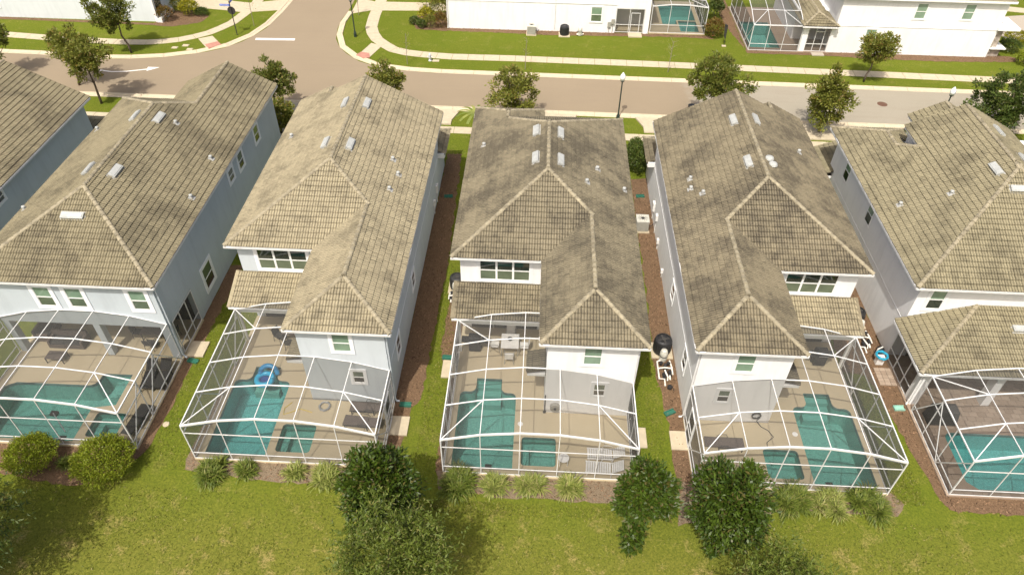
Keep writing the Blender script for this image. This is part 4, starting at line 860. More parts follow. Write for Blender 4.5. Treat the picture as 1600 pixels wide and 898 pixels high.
# ------------------------------------------------------------------ trees and plants
def limb_pts(a, b, n=5, wob=.12):
    a, b = Vector(a), Vector(b); L = (b-a).length
    return [a+(b-a)*(i/(n-1))+Vector((random.gauss(0, 1), random.gauss(0, 1), random.gauss(0, .5)))*wob*L*.25*(0 if i in (0, n-1) else 1) for i in range(n)]
def tree(name, label, x, y, h, rx, rz, cz, leaf, nclump, per, L, W, cr, trunk=.09, bark='bark', group=None, shape='ball', droop=0., up=.25, cat='tree', lean=(0, 0), spray=False):
    t = thing(name, (x, y, 0), label, cat, group); top = Vector((x+lean[0], y+lean[1], cz))
    tp = limb_pts((x, y, -.02), (x+lean[0]*.8, y+lean[1]*.8, cz+rz*.35), 6, .08)
    m = MB(); m.tube(tp, [trunk*(1.25-.2*i) if i < 5 else trunk*.25 for i in range(6)], 7); tr = m.build('trunk', bark, t, smooth=True)
    C = []
    while len(C) < nclump:
        p = R.normal(size=3); p /= np.linalg.norm(p); r = R.random()**.45
        if shape == 'cone': s = 1-.65*max(0, p[2]*r); q = p*r*np.array([rx*s, rx*s, rz])
        elif shape == 'wide': q = p*r*np.array([rx, rx, rz]); q[2] = abs(q[2])*1.1-rz*.35
        else: q = p*r*np.array([rx, rx, rz])
        q *= R.uniform(.8, 1.12); C.append(q)
    C = np.array(C)+np.array(top); lob = np.argsort(R.random(len(C)))[:7]
    for i in lob: b = MB(); s = tp[3] if C[i][2] > cz-.3*rz else tp[2]; b.tube(limb_pts(s, C[i], 4, .15), [trunk*.5, trunk*.38, trunk*.26, trunk*.1], 5); b.build('branch', bark, tr)
    N = nclump*per; ci = np.repeat(np.arange(nclump), per); cc = C[ci]; crr = (R.uniform(.55, 1.25, nclump)*cr)[ci]
    if spray:                                       # feathery shoots: leaves along thin arching sprays
        nd = 14; ax = unit(unit(cc-np.array(top))*.8+R.normal(size=(N, 3))*.6+np.array([0, 0, up])); sid = np.repeat(np.arange(N//nd+1), nd)[:N]; ax = ax[sid*nd % N]
        s = R.random(N); P = cc+R.normal(size=(N, 3))[sid*nd % N]*crr[:, None]*.5+ax*(s*crr*1.5)[:, None]+np.array([0, 0, -1.])*((s**2)*crr*droop)[:, None]; D = unit(ax*.7+R.normal(size=(N, 3))*.75)
    else:
        off = R.normal(size=(N, 3)); off = unit(off)*(R.random((N, 1))**.5); off[:, 2] *= .8; P = cc+off*crr[:, None]; D = unit(unit(P-np.array(top))*.7+off*.5+R.normal(size=(N, 3))*.65+np.array([0, 0, up-droop]))
    Nn = unit(R.normal(size=(N, 3))*.75+np.array([0, 0, 1.]))
    tone = (R.random(nclump)*.5)[ci]+R.random(N)*.5
    quads_mesh('crown', leaf_quads(P, D, Nn, R.uniform(.65, 1.3, N)*L, R.uniform(.7, 1.25, N)*W), leaf, t, tone)
    return t
G1 = 'magnolia trees behind the pool enclosures'
tree('magnolia_tree', 'dark glossy tree overlapping the front right corner of the left-centre pool cage', -6.75, -12.75, 6, 1.75, 2.0, 4.1, 'leaf_magnolia', 120, 105, .22, .092, .5, .1, group=G1, shape='cone')
tree('magnolia_tree', 'dark glossy tree with a narrow lower tail, left of the pair between two pool cages', 4.38, -12.8, 6, 1.22, 1.55, 4.65, 'leaf_magnolia', 90, 105, .21, .09, .46, .09, group=G1, shape='cone')
tree('magnolia_tree', 'bigger dark glossy tree, right of the pair between two pool cages', 7.85, -12.8, 6.5, 1.5, 2.1, 4.3, 'leaf_magnolia', 125, 105, .22, .092, .5, .1, group=G1)
for nm, cc_ in (('magnolia_tree.001', (4.05, -13.35, 2.1)), ('magnolia_tree.002', (7.7, -13.2, 1.9)), ('magnolia_tree', (-7.0, -13.1, 1.9))):
    t = bpy.data.objects[nm]; n = 900; c = np.array(cc_); P = c+unit(R.normal(size=(n, 3)))*R.random((n, 1))**.5*np.array([.55, .5, 1.35]); D = unit(R.normal(size=(n, 3))+np.array([0, 0, .3])); quads_mesh('lower_foliage', leaf_quads(P, D, unit(R.normal(size=(n, 3))*.7+np.array([0, 0, 1.])), R.uniform(.18, .34, n), R.uniform(.08, .13, n)), 'leaf_magnolia', t, R.random(n))
G2 = 'feathery trees on the rear lawn'
tree('cypress_tree', 'feathery light green tree at the bottom edge in front of the dark glossy tree', -5.45, -16.5, 7, 2.0, 2.3, 4.7, 'leaf_cypress', 150, 140, .17, .05, .6, .1, group=G2, spray=True, up=.3, droop=.25)
tree('cypress_tree', 'feathery light green tree cut by the bottom edge at right', 9.15, -17.0, 6, 1.9, 2.0, 4.0, 'leaf_cypress', 130, 140, .17, .05, .6, .1, group=G2, spray=True, up=.3, droop=.25)
tree('cypress_tree', 'dark feathery tree cut by the left edge, throwing a long shadow on the lawn', -24.0, -15.9, 7, 2.55, 2.7, 4.9, 'leaf_hedge', 210, 150, .18, .06, .66, .1, group=G2, spray=True, up=.3, droop=.25)
G3 = 'young street trees along the kerbs'
def oak(label, x, y, h, rx, rz, cz, n=42, leaf='leaf_oak', lean=(0, 0), tr=.09, per=85, **k): tree('street_tree', label, x, y, h, rx, rz, cz, leaf, int(n*1.5), per, .25, .115, .46, tr, group=G3, lean=lean, **k)
oak('reddish green street tree behind the roof of the middle house', -2.8, 24.15, 5, 2.0, 1.75, 2.9, 44, tr=.08)
oak('dense rounded street tree behind the front gable of the brown roofed house', 13.45, 24.2, 6, 2.35, 1.9, 4.2, 70, 'leaf_oak_dark')
oak('tall upright street tree in the gap between the two houses at right', 22.2, 24.1, 6, 1.75, 2.3, 3.2, 62, shape='cone')
oak('small round topped tree on the grass strip before the white wall at upper right', 28.75, 33.45, 4.8, 1.55, 1.35, 3.2, 40, lean=(.2, .0), tr=.07)
oak('street tree on the grass strip in front of the pale blue house, its trunk leaning', -39.45, 34.5, 5, 1.9, 1.65, 3.7, 46, 'leaf_oak_dark', lean=(-1.0, .2))
oak('street tree beside the left hand gable roof, its shadow lying on the road', -37.75, 24.85, 5.5, 1.75, 1.5, 4.1, 42, lean=(.15, 0))
oak('street tree with a dark straight trunk just behind the leftmost gable', -41.2, 27.9, 5, 1.5, 1.3, 3.9, 30, lean=(.5, -.2), tr=.08)
oak('street tree at the left edge beyond the cut off house', -48.5, 29.0, 5, 1.8, 1.5, 3.6, 30, 'leaf_oak_dark')
oak('bushy tree behind the front corner of the blue grey house roof', -22.3, 23.8, 5, 1.75, 1.6, 3.3, 42, 'leaf_oak_dark')
oak('small tree low in the gap between the two houses at left', -21.3, 21.2, 3, 1.35, 1.0, 1.9, 28, 'leaf_oak')
oak('thin leaved tree behind the gable peak of the pale blue house', -12.9, 24.2, 5, 1.45, 1.3, 3.6, 26, tr=.06)
oak('broad dark tree at the right edge beyond the tan rooftops', 36.4, 24.6, 6, 2.7, 2.1, 3.2, 80, 'leaf_hedge', tr=.11)
oak('leafy crown just left of the tree at the right edge, above the tan roof', 33.2, 23.4, 3, 1.0, .9, 2.3, 16, 'leaf_hedge', tr=.05)
G4 = 'staked bare saplings on the far grass strip'
def sapling(label, x, y, h):
    t = thing('sapling', (x, y, 0), label, 'sapling', G4); m = MB(); m.tube([(x, y, 0), (x+.03, y, h*.5), (x+.08, y, h)], [.03, .025, .012], 5); tr = m.build('trunk', 'pale_bark', t)
    for i in range(9):
        z = h*random.uniform(.45, .98); a = random.uniform(0, 6.3); l = random.uniform(.25, .6); b = MB(); b.tube([(x+.04, y, z), (x+.04+math.cos(a)*l, y+math.sin(a)*l, z+l*.6)], [.014, .006], 4); b.build('branch', 'pale_bark', tr)
    n = 40; P = np.c_[R.normal(0, .3, n)+x, R.normal(0, .3, n)+y, R.uniform(h*.5, h, n)]; quads_mesh('crown', leaf_quads(P, unit(R.normal(size=(n, 3))), unit(R.normal(size=(n, 3))), np.full(n, .14), np.full(n, .06)), 'leaf_oak', t, R.random(n))
sapling('bare sapling beside the hydrant near the street corner', -13.1, 34.0, 3.0); sapling('bare sapling in front of the air conditioner by the long white wall', -2.1, 33.7, 3.1); sapling('bare sapling in front of the screened porch across the street', 11.08, 34.1, 3.0); sapling('bare sapling beside the stop sign', -29.85, 41.35, 3.4); sapling('bare young tree between pavement and kerb near the corner lamp', -19.9, 44.9, 2.8)

def leafball(name, label, x, y, rx, rz, leaf, n, L, W, group=None, cat='shrub', ry=None, z0=.0):
    t = thing(name, (x, y, 0), label, cat, group); ry = ry or rx
    m = MB(); 
    for a in (0, 2.1, 4.2): m.tube([(x, y, 0), (x+math.cos(a)*rx*.35, y+math.sin(a)*ry*.35, rz*.9)], [.04, .02], 5)
    m.build('stem', 'bark', t); d = unit(R.normal(size=(n, 3))); d[:, 2] = np.where(R.random(n) < .78, np.abs(d[:, 2]), d[:, 2]*.8)
    bump = 1+.10*np.sin(d[:, 0]*7+2*d[:, 2]*5)+.07*np.sin(d[:, 1]*11+d[:, 2]*4+1.3); r = bump[:, None]*(R.uniform(.72, 1.03, (n, 1)))
    P = d*r*np.array([rx, ry, rz])+np.array([x, y, z0+rz*.9]); P[:, 2] = np.maximum(P[:, 2], .03); D = unit(d*.7+R.normal(size=(n, 3))*.6+np.array([0, 0, .3])); N = unit(d+R.normal(size=(n, 3))*.6)
    quads_mesh('foliage', leaf_quads(P, D, N, R.uniform(.7, 1.3, n)*L, R.uniform(.7, 1.3, n)*W), leaf, t, R.random(n)*.7+.3*np.clip(bump-.83, 0, .34)/.34); return t
leafball('round_shrub', 'smaller round clipped shrub at the left edge in front of the wide pool cage', -24.4, -10.05, 1.12, .82, 'leaf_holly', 9000, .10, .05, 'clipped round shrubs')
leafball('round_shrub', 'larger round clipped shrub at the front right corner of the wide left pool cage', -20.65, -10.3, 1.32, 1.02, 'leaf_holly', 12500, .10, .05, 'clipped round shrubs')
def strap(label, x, y, r, h, leaf, n):
    t = thing('strap_leaf_plant', (x, y, 0), label, 'plant', 'strap leaved plants along the pool cages')
    n = int(n*3.2); a = R.uniform(0, 2*np.pi, n)+R.normal(0, .3, n); tilt = R.random(n)**.9*.9; n_ = n; L = R.uniform(.6, 1.15, n)*h*1.12; out = np.c_[np.cos(a), np.sin(a), np.zeros(n)]; up = np.array([0, 0, 1.])
    bo = R.normal(size=(max(5, int(r*16)), 2)); bo *= (R.random((len(bo), 1))**.5*r*.72)/np.linalg.norm(bo, axis=1, keepdims=True); bi = R.integers(0, len(bo), n); base = np.c_[np.array([x, y])+bo[bi]+R.normal(0, .05, (n, 2)), np.full(n, .02)]; q = []; W = R.uniform(.013, .026, n)[:, None]; s = np.cross(out, up)
    p0 = base; d0 = unit(up*(1.15-tilt[:, None]*.8)+out*tilt[:, None]); p1 = p0+d0*(L*.5)[:, None]; d1 = unit(d0+out*.5-up*.45*tilt[:, None]); p2 = p1+d1*(L*.3)[:, None]; d2 = unit(d1+out*.25-up*1.0*tilt[:, None]); p3 = p2+d2*(L*.25)[:, None]
    for A, B, w0, w1 in ((p0, p1, 1, 1), (p1, p2, 1, .8), (p2, p3, .8, .05)): q.append(np.stack([A-s*W*w0, A+s*W*w0, B+s*W*w1, B-s*W*w1], 1))
    V = np.concatenate(q); V[:, :, 2] = np.maximum(V[:, :, 2], .02); rr = R.random(n); quads_mesh('leaves', V, leaf, t, np.concatenate([rr]*3)); return t
for lab, x, y, r, h, lf, n in (('wide dark strap leaved clump at the front left corner of the left-centre pool cage', -15.75, -10.0, .85, .62, 'leaf_flax_dark', 420), ('small strap leaved clump, second from the left along the left-centre cage', -14.05, -9.95, .45, .5, 'leaf_flax_dark', 170),
    ('pale strap leaved clump, third from the left along the left-centre cage', -11.75, -10.0, .42, .55, 'leaf_flax', 170), ('pale strap leaved clump just left of the dark glossy tree', -10.15, -10.05, .62, .6, 'leaf_flax', 250),
    ('large dark strap leaved clump at the front left corner of the middle pool cage', -3.75, -10.05, .92, .72, 'leaf_flax_dark', 520), ('yellowish strap leaved clump, second from the left along the middle cage', -2.05, -10.15, .52, .6, 'leaf_flax', 230),
    ('yellowish strap leaved clump below the spa of the middle cage', -.25, -10.1, .65, .62, 'leaf_flax', 260), ('upright yellow green strap leaved clump, rightmost along the middle cage', 1.5, -10.05, .5, .68, 'leaf_flax', 220),
    ('dark strap leaved clump just right of the bigger dark glossy tree', 12.0, -10.15, .95, .72, 'leaf_flax_dark', 560), ('pale strap leaved clump between two dark clumps along the right-centre cage', 13.75, -10.25, .85, .6, 'leaf_flax', 460), ('dark strap leaved clump at the front right corner of the right-centre cage', 15.5, -10.25, .92, .7, 'leaf_flax_dark', 560),
    ('tiny strap leaved tuft between the two round clipped shrubs', -22.9, -10.0, .35, .4, 'leaf_flax_dark', 110)): strap(lab, x, y, r, h, lf, n)
GS = 'garden shrubs across the street'
for a in (('clipped rectangular hedge between the middle house and the brown roofed house', 6.85, 18.1, .75, 1.05, 'leaf_hedge', 5200, .16, .07, None, 'hedge', 1.75),
    ('low dark green clipped ball, left one at the end of the long white wall', -13.75, 43.1, .5, .4, 'leaf_hedge', 900, .14, .07, GS), ('low dark green clipped ball, right one at the end of the long white wall', -12.9, 42.3, .5, .4, 'leaf_hedge', 900, .14, .07, GS),
    ('golden yellow shrub at the end of the long white wall', -12.6, 43.9, .8, .75, 'leaf_gold', 1500, .16, .08, GS), ('grey green upright shrub near the corner of the long white wall', -11.9, 42.3, .55, .7, 'leaf_oak', 900, .16, .05, GS), ('reddish shrub against the corner of the long white wall', -10.95, 42.4, .6, .85, 'leaf_red', 1100, .15, .06, GS),
    ('tall loose green shrub behind the golden shrub', -11.3, 44.6, .95, 1.4, 'leaf_oak', 1600, .2, .08, GS), ('pale twiggy shrub at the top edge beside the long white wall', -12.9, 46.9, 1.1, .9, 'leaf_oak', 700, .16, .06, GS),
    ('golden shrub beside the pale blue house', -37.3, 43.7, .95, .8, 'leaf_gold', 1600, .17, .08, GS), ('dark shrub against the front of the pale blue house', -39.1, 42.0, .75, .8, 'leaf_red', 1200, .15, .07, GS), ('olive shrub between golden shrub and pale blue house', -38.6, 44.4, .8, .9, 'leaf_oak', 1200, .18, .07, GS), ('low dark green hedge curving round the golden shrub', -36.1, 43.7, .7, .35, 'leaf_hedge', 1100, .15, .07, GS),
    ('reddish green bush at the corner of the pool cage across the street', 16.5, 42.3, .95, .95, 'leaf_red', 2200, .17, .08, GS), ('tall green shrub behind the reddish bush across the street', 17.2, 46.4, .75, 1.3, 'leaf_hedge', 1500, .2, .09, GS), ('second tall green shrub at the top edge between the far pool cages', 17.8, 49.4, .8, 1.4, 'leaf_hedge', 1500, .2, .09, GS),
    ('dark green shrub at the foot of the stone faced corner', 45.0, 41.0, 1.0, .6, 'leaf_hedge', 1500, .17, .08, GS), ('yellow green shrub behind the stone faced corner', 46.6, 43.2, 1.1, .6, 'leaf_gold', 1300, .17, .08, GS), ('round green shrub at the right edge by the far pavement', 45.3, 38.2, .9, .6, 'leaf_holly', 1500, .16, .08, GS)):
    lab, x, y, rx, rz, lf, n, L, W, g = a[:10]; leafball('hedge' if len(a) > 10 else 'shrub', lab, x, y, rx, rz, lf, n, L, W, g, a[10] if len(a) > 10 else 'shrub', a[11] if len(a) > 11 else None)
def grass_tuft_palm(label, x, y, z0):
    t = thing('palm', (x, y, 0), label, 'palm'); m = MB(); m.tube([(x, y, 0), (x, y, z0)], [.10, .08], 7); m.build('trunk', 'pale_bark', t)
    n = 13; a = np.linspace(0, 2*np.pi, n, endpoint=False); 
    for k in range(n):
        d = np.array([math.cos(a[k]), math.sin(a[k]), .5]); q = []; s = np.array([-math.sin(a[k]), math.cos(a[k]), 0])
        P = [np.array([x, y, z0])+d*np.array([1, 1, 0])*r+np.array([0, 0, .5*r-.38*r*r]) for r in (0, .4, .8, 1.2, 1.5)]
        for i in range(4): q.append(np.stack([P[i]-s*.11, P[i]+s*.11, P[i+1]+s*.11, P[i+1]-s*.11]))
        quads_mesh('frond', np.array(q), 'leaf_flax', t, R.random(4))
grass_tuft_palm('small palm crown peeking over the left end of the middle roof', -5.35, 19.3, 3.4)

# ------------------------------------------------------------------ street furniture
def lamp(label, x, y, h, group='street lamps with acorn lanterns'):
    t = thing('street_lamp', (x, y, 0), label, 'street lamp', group); m = MB(); m.lathe((x, y, 0), [(.15, 0), (.15, .35), (.09, .5), (.062, .7), (.05, h-.75)], 10); m.build('pole', 'dark_green_pole', t)
    m = MB(); m.lathe((x, y, h-.76), [(.05, 0), (.16, .1), (.17, .16)], 10); m.build('collar', 'dark_green_pole', t); m = MB(); m.lathe((x, y, h-.6), [(.16, 0), (.23, .25), (.21, .42), (.06, .64), (.01, .70)], 12); m.build('lantern', 'lantern_glass', t, smooth=True)
lamp('street lamp beside the right end of the middle roof', 5.93, 25.15, 4.1); lamp('street lamp whose pale lantern rises behind the tan roof at right', 32.1, 25.25, 3.75); lamp('street lamp on the corner grass, its head beyond the top edge', -19.15, 39.64, 4.2)
t = thing('stop_sign', (-30.85, 39.15, 0), 'black octagon back of a stop sign with blue street name blades on its post', 'road sign')
m = MB(); m.tube([(-30.85, 39.15, 0), (-30.85, 39.15, 3.35)], .05, 8); m.build('post', 'dark_metal', t); m = MB()
oc = [(math.cos(math.pi/8+k*math.pi/4)*.40, math.sin(math.pi/8+k*math.pi/4)*.40) for k in range(8)]
m.add([(-30.85+a, 39.21, 2.42+b) for a, b in oc]+[(-30.85+a, 39.24, 2.42+b) for a, b in oc], [tuple(range(7, -1, -1)), tuple(range(8, 16))]+[(k, (k+1) % 8, 8+(k+1) % 8, 8+k) for k in range(8)]); m.build('octagon_plate', 'dark_metal', t)
m = MB(); m.box(-31.85, 39.14, 2.86, -30.9, 39.165, 3.05); m.build('street_name_blade', 'sign_blue', t); m = MB(); m.box(-30.865, 39.21, 3.1, -30.84, 40.1, 3.29); m.build('street_name_blade', 'sign_blue', t)
def lines_on_blade(): 
    m = MB()
    for k in range(7): x = -31.78+k*.12; m.box(x, 39.134, 2.92, x+.07, 39.139, 2.99)
    m.build('lettering', 'white_plastic', t)
lines_on_blade()
t = thing('fire_hydrant', (-11.08, 34.88, 0), 'small silver fire hydrant on the far grass strip', 'fire hydrant'); m = MB(); m.lathe((-11.08, 34.88, 0), [(.17, 0), (.17, .05), (.11, .08), (.11, .5), (.14, .52), (.13, .6), (.06, .7), (.04, .74)], 12); m.build('barrel', 'hydrant_silver', t, smooth=True)
m = MB(); m.tube([(-11.3, 34.88, .4), (-10.86, 34.88, .4)], .06, 8); m.tube([(-11.08, 34.88, .4), (-11.08, 34.66, .4)], .075, 8); m.build('outlet', 'hydrant_silver', t)
def cover(name, label, x, y, w_, d, mat, cat='cover', round_=False, z=.03):
    t = thing(name, (x, y, 0), label, cat); m = MB()
    if round_: m.lathe((x, y, 0), [(w_, 0), (w_, z), (w_*.9, z+.012), (.01, z+.012)], 20)
    else: m.box(x-w_, y-d, 0, x+w_, y+d, z); m.box(x-w_*.85, y-d*.85, z, x+w_*.85, y+d*.85, z+.012)
    m.build('lid', mat, t)
cover('water_meter_box', 'pale meter box lid in the grass beside the hydrant', -10.55, 34.9, .32, .2, 'concrete')
cover('valve_cover', 'left of three pale lids in the grass by the corner pavement', -35.85, 35.9, .28, .2, 'concrete'); cover('valve_cover', 'farther of three pale lids in the grass by the corner pavement', -35.0, 36.45, .3, .22, 'concrete'); cover('valve_cover', 'right of three pale lids in the grass by the corner pavement', -34.3, 35.65, .28, .2, 'concrete')
cover('manhole_cover', 'rusty round manhole cover in the road at right', 29.1, 29.35, .43, 0, 'manhole_iron', 'manhole cover', True, .008)
cover('cleanout_lid', 'small pale round lid in the mulch beside the left lawn strip', -19.1, -7.38, .17, 0, 'concrete', 'lid', True)
t = thing('yard_flag', (17.2, 40.1, 0), 'dark garden flag on a thin stand at the far pool cage corner', 'flag'); m = MB(); m.tube([(17.2, 40.1, 0), (17.2, 40.1, 1.9), (16.95, 40.3, 2.25)], .02, 6); m.build('stand', 'dark_metal', t); m = MB(); m.add([(17.22, 40.1, .6), (17.1, 40.5, .9), (17.0, 40.55, 2.0), (17.2, 40.1, 2.1), (17.24, 40.13, .6), (17.13, 40.53, .9), (17.03, 40.58, 2.0), (17.22, 40.13, 2.1)], [(0, 1, 2, 3), (7, 6, 5, 4), (0, 4, 5, 1), (1, 5, 6, 2), (2, 6, 7, 3), (3, 7, 4, 0)]); m.build('flag', 'charcoal_fabric', t); MB().box(17.0, 39.95, 0, 17.4, 40.25, .08).build('foot', 'concrete', t)
def bin_(label, x, y, mat, lid):
    t = thing('wheelie_bin', (x, y, 0), label, 'bin'); m = MB(); m.add([(x-.24, y-.28, .06), (x+.24, y-.28, .06), (x+.24, y+.24, .06), (x-.24, y+.24, .06), (x-.3, y-.36, 1.0), (x+.3, y-.36, 1.0), (x+.3, y+.34, 1.0), (x-.3, y+.34, 1.0)], [(3, 2, 1, 0), (4, 5, 6, 7), (0, 1, 5, 4), (1, 2, 6, 5), (2, 3, 7, 6), (3, 0, 4, 7)]); m.build('body', mat, t, bevel=.03)
    m = MB(); m.add([(x-.32, y-.38, 1.01), (x+.32, y-.38, 1.01), (x+.32, y+.36, 1.01), (x-.32, y+.36, 1.01), (x-.2, y-.2, 1.14), (x+.2, y-.2, 1.14), (x+.2, y+.2, 1.14), (x-.2, y+.2, 1.14)], [(3, 2, 1, 0), (4, 5, 6, 7), (0, 1, 5, 4), (1, 2, 6, 5), (2, 3, 7, 6), (3, 0, 4, 7)]); m.build('lid', lid, t, bevel=.03)
    for s in (-1, 1): m = MB(); m.tube([(x+s*.22, y+.30, .12), (x+s*.28, y+.30, .12)], .12, 10); m.build('wheel', 'black_plastic', t)
bin_('black bin at the road edge half hidden under the dense street tree', 12.05, 25.95, 'black_plastic', 'black_plastic'); bin_('pale grey bin beside the black one under the dense street tree', 12.75, 26.1, 'grey_metal', 'grey_metal')

# ------------------------------------------------------------------ equipment in the side yards
def slab_at(label, x0, y0, x1, y1, mat='concrete'):
    t = thing('step_slab', ((x0+x1)/2, (y0+y1)/2, 0), label, 'slab', 'door slabs beside the pool cages'); m = MB(); m.box(x0, y0, 0, x1, y1, .10); m.build('slab', mat, t, bevel=.01)
slab_at('pale door slab on the right side of the left-centre pool cage', -7.6, -7.42, -6.68, -6.25); slab_at('pale door slab on the left side of the middle pool cage', -5.42, -3.5, -4.66, -2.27); slab_at('narrow pale door slab on the right side of the middle pool cage', 4.7, -7.48, 5.48, -6.27); slab_at('wide pale door slab on the left side of the right-centre pool cage', 6.68, -7.5, 7.5, -6.38); slab_at('half shaded pale door slab by the screen door of the blue grey house', -19.88, -2.8, -18.86, -1.66)
t = thing('paved_step', (19.0, -2.05, 0), 'speckled paver step by the screen door of the house on the right', 'slab'); pm2 = None
for j in range(5):
    for i in range(3):
        x, y = 18.58+i*.31+.15, -2.66+j*.25+.12
        if pm2 is None: b = MB(); b.box(-.145, -.115, 0, .145, .115, .07); o = b.build('paver', 'travertine', t, wloc=(0, 0, 0)); pm2 = o.data
        else: o = put(bpy.data.objects.new('paver', pm2), t)
        o.location = Vector((x, y, random.uniform(0, .006)))-Vector((19.0, -2.05, 0)); o['tile_rnd'] = random.random()
for a in ((-7.05, -5.47, .0, 'dark green splash block beside the right wall of the pale blue house'), (-5.2, -2.05, .0, 'green splash block just above the left door slab of the middle cage'), (-19.3, -3.12, -.2, 'green splash block under the downspout of the blue grey house'), (6.85, -5.2, .5, 'bright green splash block under the corner of the brown roofed house'), (-6.9, 13.3, .1, 'green splash block deep in the passage left of the middle house'), (6.9, 14.2, .1, 'green splash block below the hedge right of the middle house')): splash(*a)
splash(19.05, -4.22, .05, 'pale mint splash block under the downspout of the house on the right', 'pale_green_plastic', .55, .3)
def ac(label, x, y, mat='beige_metal', s=.42):
    t = thing('air_conditioner', (x, y, 0), label, 'air conditioner', 'outdoor air conditioner units'); h = .95
    MB().box(x-s-.08, y-s-.08, 0, x+s+.08, y+s+.08, .09).build('pad', 'concrete', t); m = MB(); m.box(x-s, y-s, .09, x+s, y+s, h-.06); m.build('cabinet', mat, t, bevel=.04)
    lv = MB()
    for k in range(9):
        z = .2+k*.075
        for sx, sy, ex, ey in ((-s+.06, -s-.008, s-.06, -s-.001), (-s+.06, s+.001, s-.06, s+.008)): lv.box(x+sx, y+sy, z, x+ex, y+ey, z+.03)
        for sx, sy, ex, ey in ((-s-.008, -s+.06, -s-.001, s-.06), (s+.001, -s+.06, s+.008, s-.06)): lv.box(x+sx, y+sy, z, x+ex, y+ey, z+.03)
    lv.build('louvres', mat, t); r = MB(); r.box(x-s-.01, y-s-.01, h-.06, x+s+.01, y+s+.01, h-.02); r.build('top_panel', 'beige_metal_light', t)
    m = MB(); m.lathe((x, y, h-.02), [(.35, 0), (.35, .015), (.31, .025), (.31, .004), (.02, .004)], 20); m.build('fan_ring', 'beige_metal_light', t); m = MB()
    for k in range(10): a = k*math.pi/5; m.beam((x+.05*math.cos(a), y+.05*math.sin(a), h+.008), (x+.31*math.cos(a), y+.31*math.sin(a), h+.008), .012, .012)
    m.lathe((x, y, h-.014), [(.12, 0), (.12, .02), (.02, .03)], 12); m.build('fan_guard', 'dark_metal', t)
    m = MB(); m.tube([(x+s, y, .35), (x+s+.2, y-.05, .3), (x+s+.35, y, .5)], .03, 6); m.build('refrigerant_line', 'black_plastic', t)
ac('beige air conditioner in the passage right of the middle house', 6.66, 10.42); ac('grey air conditioner against the long white wall across the street', -1.75, 41.6); 
def heater(label, x, y, mat='black_plastic', r=.45, h=.95):
    t = thing('pool_heater', (x, y, 0), label, 'pool heater', 'round pool heat pumps'); MB().box(x-r-.1, y-r-.1, 0, x+r+.1, y+r+.1, .08).build('pad', 'concrete', t)
    m = MB(); m.lathe((x, y, .08), [(r*.95, 0), (r, .1), (r, h-.2), (r*.93, h-.08), (r*.72, h-.03), (r*.70, h-.10), (.05, h-.12)], 22); m.build('drum', mat, t, smooth=False)
    m = MB()
    for k in range(22): a = k*2*math.pi/22; m.beam((x+(r+.006)*math.cos(a), y+(r+.006)*math.sin(a), .2), (x+(r+.006)*math.cos(a), y+(r+.006)*math.sin(a), h-.2), .02, .02)
    m.build('ribs', mat, t); m = MB()
    for k in range(4): a = k*math.pi/2+.3; m.beam((x, y, h-.02), (x+r*.7*math.cos(a), y+r*.7*math.sin(a), h-.02), .10, .012)
    m.lathe((x, y, h-.03), [(.13, 0), (.13, .05), (.03, .06)], 12); m.build('fan', 'charcoal_fabric', t)
def pumps(label, x, y, sx, sy, filt=True):
    t = thing('pool_pump_set', (x, y, 0), label, 'pool pump', 'pool pumps with white pipework'); T = lambda a, b, c: (x+sx*a, y+sy*b, c)
    def tb(nm, mat, pts, r): m = MB(); m.tube([T(*p) for p in pts], r, 7); m.build(nm, mat, t)
    tb('pipe', 'pvc', [(-.30, 0, .15), (-.30, 1.0, .15), (-.05, 1.0, .15), (-.05, 1.35, .1)], .045); tb('pipe', 'pvc', [(-.30, .0, .15), (-.12, -.1, .15), (0, -.1, .4)], .045); tb('pipe', 'pvc', [(.30, -.05, .2), (.36, .35, .2), (.36, .75, .2), (.22, .75, .2), (.22, 1.0, .1)], .045); tb('pipe', 'pvc', [(0, .55, .25), (.1, .95, .25), (.1, 1.0, .05)], .045); tb('pipe', 'pvc', [(-.3, .4, .15), (0, .45, .32), (.3, .4, .2)], .045)
    if filt:
        m = MB(); m.lathe((*T(0, -.2, 0)[:2], 0), [(.2, .04), (.22, .15), (.22, .65), (.17, .82), (.05, .9)], 16); m.build('filter', 'beige_metal_light', t); m = MB(); m.lathe((*T(0, -.2, 0)[:2], .42), [(.235, 0), (.235, .05)], 16); m.build('clamp_band', 'dark_metal', t)
    for a, b in ((.05, .35), (.25, .55), (-.05, .7)): m = MB(); m.tube([T(a, b, .17), T(a, b+.26, .17)], .10, 10); m.build('motor', 'black_plastic', t)
    m = MB(); m.lathe((*T(.05, .28, 0)[:2], .1), [(.1, 0), (.1, .25), (.06, .28)], 10); m.build('strainer', 'black_plastic', t)
    for a, b in ((-.15, .2), (.2, .2)): m = MB(); m.lathe((*T(a, b, 0)[:2], .2), [(.06, 0), (.06, .12), (.11, .13), (.11, .16)], 8); m.build('valve', 'black_plastic', t)
heater('black round heat pump against the left wall of the brown roofed house', 6.86, -.82, r=.5, h=1.02); pumps('white pipes and beige filter below the black heat pump in the passage', 6.86, -1.75, 1.15, -1.25)
heater('grey heat pump half hidden behind the left eave of the middle house', -5.25, 3.75, 'dark_metal', .45); pumps('white pipes showing past the left edge of the middle porch roof', -5.3, 3.15, -1, -.8)
heater('black round heat pump on the right side of the brown roofed house', 18.55, 2.2, r=.47); pumps('tangle of white pipes right of the small pale porch roof', 18.6, 1.25, 1.2, -1.2)
heater('black round heat pump by the long white wall across the street', 1.55, 41.55); pumps('white pool pipes on the ground by the long white wall across the street', 3.1, 41.55, 1, -.1)
